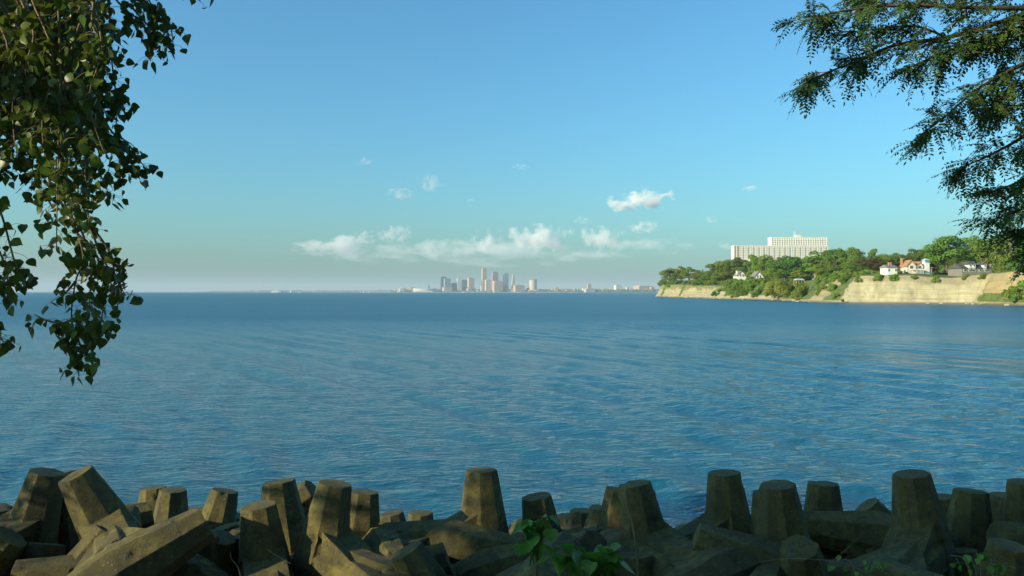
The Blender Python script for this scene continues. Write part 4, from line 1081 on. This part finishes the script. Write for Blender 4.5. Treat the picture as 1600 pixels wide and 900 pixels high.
def clump_crown(m, rnd, centre, rad, n, size):
    for _ in range(n):
        d = Vector((rnd.gauss(0, 1), rnd.gauss(0, 1), rnd.gauss(0, 1))).normalized() * (rnd.random() ** .4)
        p = Vector(centre) + Vector((d.x * rad[0], d.y * rad[1], d.z * rad[2]))
        nr = Vector((rnd.gauss(0, 1), rnd.gauss(0, 1), rnd.gauss(0, 1) + .4)).normalized(); u = nr.orthogonal().normalized(); v = nr.cross(u); s = size * rnd.uniform(.6, 1.3)
        m.add([p - u * s, p - v * s * .6, p + u * s, p + v * s * .6 + nr * s * .2], [(0, 1, 2), (0, 2, 3)])

def cottonwood():
    rnd = random.Random(77)
    root = empty("cottonwood_tree", (-8.5, -4.5, 3.3))
    def loc(p): return Vector(p) - Vector((-8.5, -4.5, 3.3))
    tr = MB().tube([loc(p) for p in [(-8.5, -4.5, 3.0), (-8.4, -4.4, 5), (-8.1, -4.0, 8), (-7.9, -3.6, 11.5), (-8.2, -3.4, 15)]], [.62, .5, .4, .28, .1], 12).build("trunk", M["bark"], root, True)
    tw = MB(); lim = MB(); leaves = []
    # the limb that reaches out over the bank and hangs into the picture
    lim.tube([loc(p) for p in smooth_path([(-8.1, -3.9, 8.2), (-6.2, -.5, 9.6), (-4.4, 2.8, 9.4), (-3.3, 5.0, 8.2)], 6)], list(np.linspace(.17, .045, 19)), 8)
    lim.tube([loc(p) for p in smooth_path([(-8.1, -4.0, 7.4), (-10.5, -.5, 9.2), (-11.5, 3.5, 9.0), (-11.8, 7.0, 7.5)], 6)], list(np.linspace(.16, .04, 19)), 8)
    lim.tube([loc(p) for p in smooth_path([(-8.0, -3.8, 9), (-10.5, -6, 11), (-13.2, -7.5, 12)], 6)], list(np.linspace(.15, .04, 13)), 8)
    lim.tube([loc(p) for p in smooth_path([(-8.0, -3.8, 9.5), (-6, -6, 11.5), (-3.5, -7.5, 12.4)], 6)], list(np.linspace(.15, .04, 13)), 8)
    hub = Vector((-3.3, 5.0, 8.2))
    twigs = []
    def T2(pts, Y, dens=1.0, dY=.0):
        n = len(pts); twigs.append(([P(px, py, Y + dY * i / max(1, n - 1)) for i, (px, py) in enumerate(pts)], dens))
    for i in range(60):
        x = rnd.uniform(-70, 158); end = rnd.uniform(140, 395)
        if x > 120: end = rnd.uniform(110, 330)
        if x < 75: end = rnd.uniform(120, 310)
        dr = rnd.uniform(-15, 25)
        T2([(x - dr, -150), (x - dr * .2 + rnd.uniform(-25, 25), -20), (x + dr * .4 + rnd.uniform(-28, 28), end * .3), (x + dr * .7 + rnd.uniform(-20, 20), end * .65), (x + dr + rnd.uniform(-6, 6), end)], rnd.uniform(4.6, 6.2), .9)
    T2([(90, -60), (110, 120), (95, 250), (110, 330), (130, 400), (118, 440), (112, 500), (128, 545), (124, 575)], 4.9, 1.25)
    T2([(70, 200), (100, 330), (150, 400), (165, 440), (160, 490), (155, 515)], 5.1, 1.3)
    T2([(120, 300), (150, 380), (170, 420), (192, 448)], 5.0, 1.2); T2([(110, 320), (140, 400), (140, 470), (135, 520)], 5.3, 1.3)
    T2([(118, 440), (105, 455), (95, 465)], 4.9, 1.5); T2([(140, 350), (172, 395), (180, 430), (196, 462)], 5.0, 1.4)
    T2([(112, 500), (95, 505), (70, 500), (56, 492)], 4.9, 1.4); T2([(128, 470), (160, 500), (165, 515)], 4.9, 1.3)
    T2([(150, -40), (190, 10), (225, 40), (235, 95)], 5.2, 1.3); T2([(180, -40), (225, 0), (262, 35), (270, 70)], 5.2, 1.5); T2([(200, 5), (240, 50), (262, 72)], 5.3, 1.4)
    T2([(215, -50), (232, 0), (248, 22)], 5.5, 1.4); T2([(285, -50), (303, -20), (312, 2)], 5.2, 1.2)
    T2([(130, 120), (170, 200), (195, 220), (228, 265)], 5.0, 1.5); T2([(120, 160), (165, 215), (205, 255), (215, 275)], 5.1, 1.4)
    T2([(-30, 280), (0, 330), (20, 400), (28, 425), (12, 450)], 5.0, 1.3); T2([(-40, 330), (0, 395), (12, 440), (10, 470)], 5.1, 1.4); T2([(-40, 470), (-8, 515), (6, 535)], 4.8, 1.3)
    T2([(100, 60), (150, 120), (180, 150), (190, 165)], 5.4, 1.3); T2([(130, 20), (160, 60), (172, 100)], 5.4, 1.3); T2([(110, 200), (150, 260), (172, 310)], 5.4, 1.2)
    for pts, dens in twigs:
        path = smooth_path(pts, 7); k = len(path)
        tw.tube([loc(p) for p in path], list(np.linspace(.009, .0028, k)), 5)
        if pts[0].z > 7.0: tw.tube([loc(hub + (pts[0] - hub) * t + Vector((0, 0, .5 * t * (1 - t)))) for t in (0, .5, 1)], [.03, .02, .009], 5)
        L = sum((path[i + 1] - path[i]).length for i in range(k - 1)); nl = int(L / .020 * dens)
        for j in range(nl):
            t = (rnd.random() ** .8) * (k - 1.01); i = int(t); p = path[i].lerp(path[i + 1], t - i)
            az = rnd.uniform(0, 6.28); ln = rnd.uniform(.03, .11)
            q = p + Vector((math.cos(az) * ln, math.sin(az) * ln, rnd.uniform(-.07, .02)))
            if q.z > 8.3: continue
            leaves.append((p, q, rnd.uniform(.038, .076)))
    # petioles go with the twigs
    for p, q, s in leaves: tw.tube([loc(p), loc(p.lerp(q, .6) + Vector((0, 0, .01))), loc(q)], [.0016, .0014, .0012], 3)
    lim.build("limb", M["bark"], root, True); tw.build("twigs", M["twig"], root, True)["kind"] = "stuff"
    LM = [leaf_mesh("leaf", k, M["cotton"]) for k in range(6)]
    vis = [l for l in leaves if l[1].y > 0 and 0 < 800 + l[1].x / l[1].y * F < 330 and l[1].z < 7.0]
    vis.sort(key=lambda l: l[1].y / l[2]); big = set(id(l) for l in vis[:300]); rest = MB()
    def frame(l):
        p, q, s = l; rr = random.Random(int(q.x * 9973 + q.z * 7919))
        return Matrix.Translation(loc(q)) @ Matrix.Rotation(rr.uniform(0, 6.28), 4, 'Z') @ Matrix.Rotation(rr.gauss(0, .45), 4, 'X') @ Matrix.Rotation(rr.gauss(0, .45), 4, 'Y') @ Matrix.Scale(s, 4)
    polys = [([v.co.copy() for v in me.vertices], [tuple(p.vertices) for p in me.polygons]) for me in LM]
    for n, l in enumerate(leaves):
        mw = frame(l)
        if id(l) in big: o = link("leaf", LM[n % 6], None, root); o.matrix_local = mw
        else:
            vs, fs = polys[n % 6]; rest.add([mw @ v for v in vs], fs)
    rest.build("leaves", M["cotton"], root, True)["kind"] = "stuff"
    # the crown over and behind the viewer, out of the picture
    cr = MB()
    for c, r, n in CROWN: clump_crown(cr, rnd, loc(c), r, n, .16)
    cr.build("crown", M["cotton"], root)["kind"] = "stuff"
    tag(root, "cottonwood with hanging leafy branches at the picture's upper left", "tree", "trees overhanging the bank")
CROWN = [((-6.6, 1.0, 9.3), (1.5, .9, .7), 420), ((-8.0, -4.5, 15), (3.4, 3.0, 2.4), 1500), ((-6.0, -1.0, 11.4), (2.4, 1.8, 1.2), 700), ((-7.5, -7.0, 13.0), (3, 3, 2), 1000)]
cottonwood()

def shade_tree():
    """the big tree beside the viewer whose shadow lies over the right half of the blocks"""
    rnd = random.Random(13); base = Vector((-14.6, 0.2, 3.4)); root = empty("maple_tree", base); loc = lambda p: Vector(p) - base
    MB().tube([loc(p) for p in [(-14.6, .2, 3.0), (-14.5, .3, 6), (-14.4, .5, 9), (-14.4, .6, 12.6)]], [.5, .4, .3, .08], 10).build("trunk", M["bark"], root, True)
    lim = MB(); cr = MB()
    for k in range(96):
        u = rnd.uniform(-17.5, -10.4); y = rnd.uniform(-.8, 3.2)        # kept within the strip whose shadow reaches the shaded blocks
        c = Vector((u - (2 - y) * 1.88, y, rnd.uniform(7.5, 10.2) + (2 - y) * .73))
        if k >= 66: u = rnd.uniform(-26, -22.0); c = Vector((u, rnd.uniform(1.4, 2.6), 10.7 + (-22 - u) * .2 + rnd.uniform(-.1, .7)))
        if k >= 84: u = rnd.uniform(-9.6, -5.0); y = rnd.uniform(0, 2); c = Vector((u - (2 - y) * 1.88, y, rnd.uniform(5.8, 6.4) + (2 - y) * .73))
        lim.tube([loc(q) for q in ((-14.5, .4, max(5.5, c.z - 3)), Vector((-14.5, .4, c.z - 1)).lerp(c, .6), c)], [.09, .06, .02], 5)
        clump_crown(cr, rnd, loc(c), (rnd.uniform(.8, 1.5), rnd.uniform(1.0, 1.6), rnd.uniform(.6, 1.0)), 330, .13)
    for k in range(17):      # low spray further out that dapples the first blocks
        c = Vector((rnd.uniform(-15.4, -13), rnd.uniform(6.6, 8.6), rnd.uniform(4.2, 5.7)))
        clump_crown(cr, rnd, loc(c), (.5, .5, .4), 80, .06)
    lim.tube([loc(q) for q in smooth_path([(-14.5, .3, 6.5), (-15.6, 3, 7.4), (-15, 6, 6.4), (-14, 8, 4.9)], 6)], list(np.linspace(.12, .02, 19)), 6)
    lim.build("limb", M["bark"], root, True); cr.build("crown", M["crown_dark"], root)["kind"] = "stuff"
    tag(root, "large maple standing on the bank beside the viewer, seen only by its shadow", "tree", "trees overhanging the bank")
shade_tree()
for i, (x, y, h, w, lab) in enumerate(((-2, -11, 17, 14, "first unseen tree added behind the viewer to darken the blocks"), (8, -9, 16, 14, "second unseen tree added behind the viewer to darken the blocks"),
        (18, -7, 17, 14, "third unseen tree added behind the viewer to darken the blocks"), (28, -4, 15, 13, "fourth unseen tree added behind the viewer to darken the blocks"), (3, -20, 19, 16, "fifth unseen tree added behind the viewer to darken the blocks"))):
    e = empty("added_shade_tree", (x, y, 3.3), i * 1.3); e.scale = (w / .78, w / .78, h)  # out of view, added to block skylight from the near faces of the blocks
    cm, tm = KIT[("round", "crown_dark")][i % 3]; link("crown", cm, None, e); link("trunk", tm, None, e); tag(e, lab, "tree", "unseen trees added behind the viewer")

def locust():
    rnd = random.Random(31); base = Vector((8.2, 3.2, 2.8))
    root = empty("locust_tree", base)
    loc = lambda p: Vector(p) - base
    MB().tube([loc(p) for p in [(8.2, 3.2, 2.4), (8.1, 3.4, 4.5), (7.7, 3.9, 7), (7.6, 4.2, 9.5), (7.3, 4.4, 12)]], [.36, .29, .22, .15, .05], 10).build("trunk", M["bark"], root, True)
    lim = MB(); twg = MB(); lv = MB()
    lim.tube([loc(p) for p in smooth_path([(7.7, 3.9, 6.6), (6.0, 5.2, 7.5), (4.6, 6.0, 7.6)], 5)], list(np.linspace(.12, .04, 11)), 7)
    lim.tube([loc(p) for p in smooth_path([(7.9, 3.6, 5.6), (6.3, 5.2, 6.6), (4.6, 6.1, 6.7)], 5)], list(np.linspace(.10, .035, 11)), 7)
    lim.tube([loc(p) for p in smooth_path([(8.0, 3.5, 5.0), (6.4, 5.2, 5.9), (4.7, 6.1, 5.8)], 5)], list(np.linspace(.09, .03, 11)), 7)
    def compound(p, d, L):
        """a feather of paired leaflets on a drooping stalk"""
        n = rnd.randint(8, 11); side = d.cross(Vector((0, 0, 1))); side = side.normalized() if side.length > .1 else Vector((1, 0, 0))
        roll = rnd.uniform(-.7, .7); up = side.cross(d).normalized(); side = (side * math.cos(roll) + up * math.sin(roll)).normalized()
        pts = []
        for i in range(n + 1):
            t = i / n; pts.append(p + d * L * t + Vector((0, 0, -.30 * L * t * t)))
        twg.tube([loc(q) for q in (pts[0], pts[n // 2], pts[n])], [.0016, .0012, .0008], 3)
        for i in range(1, n + 1):
            ax = (pts[i] - pts[i - 1]).normalized()
            for sg in ((1, -1) if i < n else (0,)):
                dd = (side * sg + ax * (.35 if sg else 1) + Vector((rnd.gauss(0, .15), rnd.gauss(0, .15), rnd.gauss(0, .15) - .25))).normalized()
                l = rnd.uniform(.026, .040); w = l * rnd.uniform(.17, .23)
                nr = dd.cross(ax if sg else side); nr = nr.normalized() if nr.length > .05 else Vector((0, 0, 1)); b = nr.cross(dd)
                a = pts[i] + dd * .004
                c = nr * w * .25
                lv.add([loc(a), loc(a + dd * l * .35 + b * w + c), loc(a + dd * l * .8 + b * w * .75 + c), loc(a + dd * l), loc(a + dd * l * .8 - b * w * .75 + c), loc(a + dd * l * .35 - b * w + c)],
                       [(0, 1, 2, 3), (0, 3, 4, 5)])
    def branch(pts, Y0, Y1, dens=1.0, reach=.34, r0=.022):
        n = len(pts); w = [P(px, py, Y0 + (Y1 - Y0) * i / (n - 1)) for i, (px, py) in enumerate(pts)]
        path = smooth_path(w, 7); k = len(path)
        lim.tube([loc(p) for p in path], list(np.linspace(r0, .003, k)), 6)
        L = sum((path[i + 1] - path[i]).length for i in range(k - 1)); m = int(L / .066 * dens)
        for j in range(m):
            t = (j + rnd.random()) / m * (k - 1.01); i = int(t); p = path[i].lerp(path[i + 1], t - i); ax = (path[i + 1] - path[i]).normalized()
            u = t / (k - 1)
            d = (ax * rnd.uniform(.5, 1.1) + Vector((rnd.gauss(0, .45), rnd.gauss(0, .7), rnd.gauss(-.12, .38)))).normalized(); ln = reach * rnd.uniform(.35, 1) * (1 - .45 * u)
            q = p + d * ln + Vector((0, 0, -.12 * ln)); mid = p.lerp(q, .5) + Vector((0, 0, .05 * ln))
            twg.tube([loc(p), loc(mid), loc(q)], [.004, .003, .0016], 4)
            for c in range(rnd.randint(4, 7)):
                s = rnd.random(); b = p.lerp(mid, s * 2) if s < .5 else mid.lerp(q, s * 2 - 1)
                dd = (d * .7 + Vector((rnd.gauss(0, .6), rnd.gauss(0, .6), rnd.gauss(-.18, .35)))).normalized()
                compound(b, dd, rnd.uniform(.11, .20))
        compound(path[-1], (path[-1] - path[-2]).normalized(), .15)
    branch([(1690, 10), (1560, 12), (1450, 8), (1370, 10), (1300, 20), (1262, 32)], 6.2, 5.9, 1.0, .30)
    branch([(1690, -10), (1560, 35), (1480, 58), (1400, 70), (1340, 95), (1295, 112), (1264, 126)], 6.2, 5.8, 1.15, .34)
    branch([(1480, 58), (1430, 40), (1370, 45), (1320, 50)], 6.1, 6.0, 1.2, .25, .010)
    branch([(1690, -40), (1560, -20), (1440, -15), (1350, -5)], 6.6, 6.2, 1.2, .34)
    branch([(1690, 0), (1600, 40), (1540, 60), (1480, 80), (1420, 105)], 6.3, 6.0, 1.3, .30)
    branch([(1690, 20), (1640, 45), (1590, 60), (1540, 72)], 6.4, 6.3, 1.3, .34)
    branch([(1700, 60), (1610, 95), (1560, 120), (1520, 145), (1475, 184), (1445, 206)], 6.2, 5.9, 1.25, .30)
    branch([(1700, 100), (1630, 120), (1590, 135), (1550, 155)], 6.3, 6.1, 1.4, .30)
    branch([(1700, 130), (1640, 150), (1590, 165), (1545, 180)], 6.4, 6.2, 1.2, .26)
    branch([(1700, 190), (1620, 205), (1575, 228), (1535, 248), (1500, 262)], 6.2, 6.0, 1.15, .26)
    branch([(1700, 240), (1630, 265), (1590, 285), (1550, 300)], 6.3, 6.1, 1.4, .28)
    branch([(1700, 280), (1630, 310), (1590, 330), (1545, 345)], 6.2, 6.0, 1.35, .26)
    branch([(1700, 330), (1650, 350), (1625, 375), (1605, 400)], 6.2, 6.1, 1.4, .18)
    branch([(1700, 360), (1660, 385), (1630, 400), (1608, 412)], 6.3, 6.2, 1.4, .16)
    branch([(1700, 300), (1660, 335), (1615, 350), (1590, 360)], 6.4, 6.2, 1.3, .20)
    lim.build("limb", M["dark_bark"], root, True); twg.build("twigs", M["twig"], root)["kind"] = "stuff"
    lv.build("leaves", M["locust"], root)["kind"] = "stuff"
    cr = MB()  # unseen canopy overhead, clumps added to keep skylight off the blocks
    for c, r, n in (((8.2, 3.6, 12.2), (4.2, 3.6, 1.8), 3400), ((9.8, 2.0, 9.5), (2.4, 2.0, 1.8), 900), ((4.2, 2.0, 12.6), (3.4, 3.4, 1.5), 2400), ((11.5, 7.5, 12.2), (3.4, 2.6, 1.6), 2000), ((5.6, 6.4, 12.0), (3.0, 2.0, 1.2), 1500)): clump_crown(cr, rnd, loc(c), r, n, .15)
    cr.build("crown", M["locust"], root)["kind"] = "stuff"
    tag(root, "locust tree with feathery branches reaching in at the upper right", "tree", "trees overhanging the bank")
locust()

# ------------------------------------------------------------------ weeds in front of the blocks
def weeds():
    rnd = random.Random(8)
    LM = [leaf_mesh("leaf", 50 + k, M["weed"]) for k in range(4)]
    def plant(name, px, py, Y, spread, hgt, n, size, label, stems=5):
        b = P(px, py, Y); root = empty(name, b); m = MB(); tips = []
        for k in range(stems):
            a = rnd.uniform(0, 6.28); q = Vector((math.cos(a) * spread * rnd.uniform(.3, 1), math.sin(a) * spread * .5, hgt * rnd.uniform(.55, 1)))
            path = smooth_path([(0, 0, -.5), q * .45 + Vector((0, 0, hgt * .15)), q], 5); m.tube(path, list(np.linspace(.008, .003, len(path))), 5); tips.append(path)
        m.build("stem", M["twig"], root, True)
        for j in range(n):
            path = tips[j % stems]; t = rnd.uniform(.3, .999) * (len(path) - 1); i = int(t); p = path[i].lerp(path[min(i + 1, len(path) - 1)], t - i)
            o = link("leaf", LM[j % 4], None, root); s = size * rnd.uniform(.6, 1.15)
            o.matrix_local = Matrix.Translation(p + Vector((rnd.gauss(0, .05), rnd.gauss(0, .04), rnd.gauss(0, .03)))) @ Matrix.Rotation(rnd.uniform(0, 6.28), 4, 'Z') @ Matrix.Rotation(rnd.uniform(.1, 1.1), 4, 'X') @ Matrix.Scale(s, 4)
        tag(root, label, "plant")
    plant("leafy_weed", 838, 856, 8.2, .22, .34, 40, .165, "broad-leaved green weed hanging before the left-leaning shaded block", 6)
    plant("leafy_weed", 928, 905, 7.9, .42, .30, 66, .18, "wider broad-leaved weed at the bottom edge left of the bare stem", 9)
    plant("leafy_weed", 1535, 905, 8.2, .5, .24, 30, .09, "small dim weed low at the pile's right below the biggest block", 9)
    plant("leafy_weed", 1350, 905, 8.4, .35, .22, 18, .08, "sparse yellowish weed at the bottom edge under the level arm", 7)
    # bare stems
    def stem(pts, Y, r, label, twigs=()):
        root = empty("bare_stem", P(*pts[0], Y)); o = P(*pts[0], Y)
        pa = smooth_path([P(a, b, Y) - o for a, b in pts], 6); MB().tube(pa, list(np.linspace(r, r * .4, len(pa))), 6).build("stalk", M["twig"], root, True)
        for tp in twigs:
            pb = smooth_path([P(a, b, Y) - o for a, b in tp], 5); MB().tube(pb, list(np.linspace(r * .5, r * .2, len(pb))), 5).build("twig", M["twig"], root, True)
        tag(root, label, "stem")
    stem([(998, 960), (996, 880), (988, 820), (978, 785), (976, 758)], 8.4, .012, "tall bare brown stem rising before the pale-spotted block", [[(978, 785), (962, 765), (940, 755)], [(981, 795), (990, 775)]])
    stem([(1370, 905), (1320, 880), (1240, 872), (1180, 878)], 8.2, .006, "thin bare twig arching low before the flat-topped block", [[(1300, 876), (1330, 850), (1350, 830)]])
    stem([(455, 880), (440, 872), (418, 858)], 9.4, .006, "short dark twig on the blunt front block", [])
    stem([(378, 905), (372, 885), (362, 872), (361, 862)], 8.8, .006, "thin reddish twig at the bottom beside the blunt front block", [])
weeds()

# ------------------------------------------------------------------ clouds
def clouds():
    def mat(seed, dens, soft):
        m = bpy.data.materials.new("cloud_vapour"); m.use_nodes = True; nt = m.node_tree; nt.nodes.clear()
        N = lambda t, **k: (lambda nd: ([setattr(nd, a, b) for a, b in k.items()], nd)[1])(nt.nodes.new("ShaderNode" + t))
        out = N("OutputMaterial"); vol = N("VolumePrincipled"); vol.inputs["Color"].default_value = (.995, .985, .955, 1); vol.inputs["Anisotropy"].default_value = -0.25
        tc = N("TexCoord"); ln = N("VectorMath", operation='LENGTH'); nt.links.new(tc.outputs["Object"], ln.inputs[0])
        mp = N("Mapping"); mp.inputs["Location"].default_value = (seed * 7.7, seed * 3.1, seed); mp.inputs["Scale"].default_value = (2.2, 1.2, 1.0); nt.links.new(tc.outputs["Object"], mp.inputs[0])
        nz = N("TexNoise"); nz.inputs["Scale"].default_value = 1.7; nz.inputs["Detail"].default_value = 8; nz.inputs["Roughness"].default_value = .58; nt.links.new(mp.outputs[0], nz.inputs["Vector"])
        def mth(op, a, b):
            nd = N("Math", operation=op)
            for i, v in enumerate((a, b)):
                if isinstance(v, (int, float)): nd.inputs[i].default_value = v
                else: nt.links.new(v, nd.inputs[i])
            return nd.outputs[0]
        # density: noise less a falloff to the hull, so that the edge frays out before the hull is reached
        r2 = mth('POWER', ln.outputs["Value"], 2.0)
        f = mth('SUBTRACT', mth('MULTIPLY', mth('SUBTRACT', nz.outputs["Fac"], .5), 3.6), mth('SUBTRACT', mth('MULTIPLY', r2, 1.5), .25))
        f = mth('MINIMUM', mth('MAXIMUM', mth('MULTIPLY', f, soft), 0.0), 1.0)
        nt.links.new(mth('MULTIPLY', f, dens), vol.inputs["Density"])
        nt.links.new(vol.outputs[0], out.inputs["Volume"])
        return m
    def cloud(px, py, w, h, Y, dens, label, soft=0.9, seed=None, rot=0):
        s = Y / F; bm = bmesh.new(); bmesh.ops.create_icosphere(bm, subdivisions=3, radius=1)
        me = bpy.data.meshes.new("cloud"); bm.to_mesh(me); bm.free()
        o = link("cloud", me, mat(seed or (px % 97), dens, soft)); p = P(px, py, Y); o.location = p; o.scale = (w / 2 * s, w / 2.6 * s, h / 2 * s)
        o.rotation_euler = (0, rot, 0)
        tag(o, label, "cloud", "clouds over the lake")
    C = cloud
    C(998, 313, 190, 50, 14000, 0.0180, "brightest elongated white cloud high above the bluff's tip", 1.2, rot=-.10)
    C(843, 372, 187, 87, 20000, 0.0084, "billowing cloud above and right of the city towers")
    C(940, 372, 127, 76, 20000, 0.0084, "slanting cloud between the billowing one and the bluff")
    C(762, 376, 115, 68, 21000, 0.0060, "cloud puff directly above the tallest skyscraper")
    C(690, 392, 202, 62, 22000, 0.0038, "long faint cloud bank just above the western towers")
    C(530, 384, 233, 62, 21000, 0.0053, "long low cloud bank over the open lake")
    C(570, 368, 55, 28, 20000, 0.0120, "bright knob on top of the long low cloud bank")
    C(618, 366, 102, 48, 20000, 0.0072, "cloud puff right of the bright knob over the lake")
    C(1006, 355, 87, 33, 18000, 0.0090, "small flat cloud under the brightest elongated cloud")
    C(625, 303, 87, 36, 16000, 0.0054, "faint ragged cloud wisp high over the lake")
    C(675, 285, 75, 52, 16000, 0.0042, "upper faint veil of cloud above the ragged wisp")
    C(571, 252, 47, 23, 13000, 0.0090, "small lone cloud puff highest over the lake")
    C(815, 260, 52, 18, 14000, 0.0060, "thin lone cloud streak high above the spired tower")
    C(1171, 294, 50, 18, 14000, 0.0090, "thin small cloud above the condominium")
    C(1110, 344, 45, 20, 16000, 0.0060, "faint small cloud left of the condominium's roofline")
    C(1134, 384, 45, 28, 18000, 0.0060, "faint pinkish cloud touching the condominium's left end")
    C(760, 398, 640, 70, 26000, .0012, "wide hazy cloud bank low over the whole skyline", 0.7)
    C(560, 395, 300, 50, 27000, .0011, "faint hazy cloud bank low over the open lake", 0.7)
    C(1010, 385, 240, 50, 26000, .0015, "faint hazy cloud veil low beside the bluff's tip", 0.7)
    C(735, 312, 32, 18, 16000, 0.0060, "tiny faint cloud above the tallest skyscraper")
    C(912, 344, 55, 23, 18000, 0.0054, "faint cloud wisp between the billowing and the brightest cloud")
clouds()

# ------------------------------------------------------------------ haze
def haze():
    m = bpy.data.materials.new("haze_air"); m.use_nodes = True; nt = m.node_tree; nt.nodes.clear()
    out = nt.nodes.new("ShaderNodeOutputMaterial"); v = nt.nodes.new("ShaderNodeVolumePrincipled")
    v.inputs["Color"].default_value = (.64, .73, .79, 1); v.inputs["Density"].default_value = 6.0e-5; v.inputs["Anisotropy"].default_value = 0.0
    nt.links.new(v.outputs[0], out.inputs["Volume"])
    o = MB().box(-41000, 41000, -300, 41000, -6, 340).build("haze", m)
    tag(o, None, None, None, "stuff")
haze()
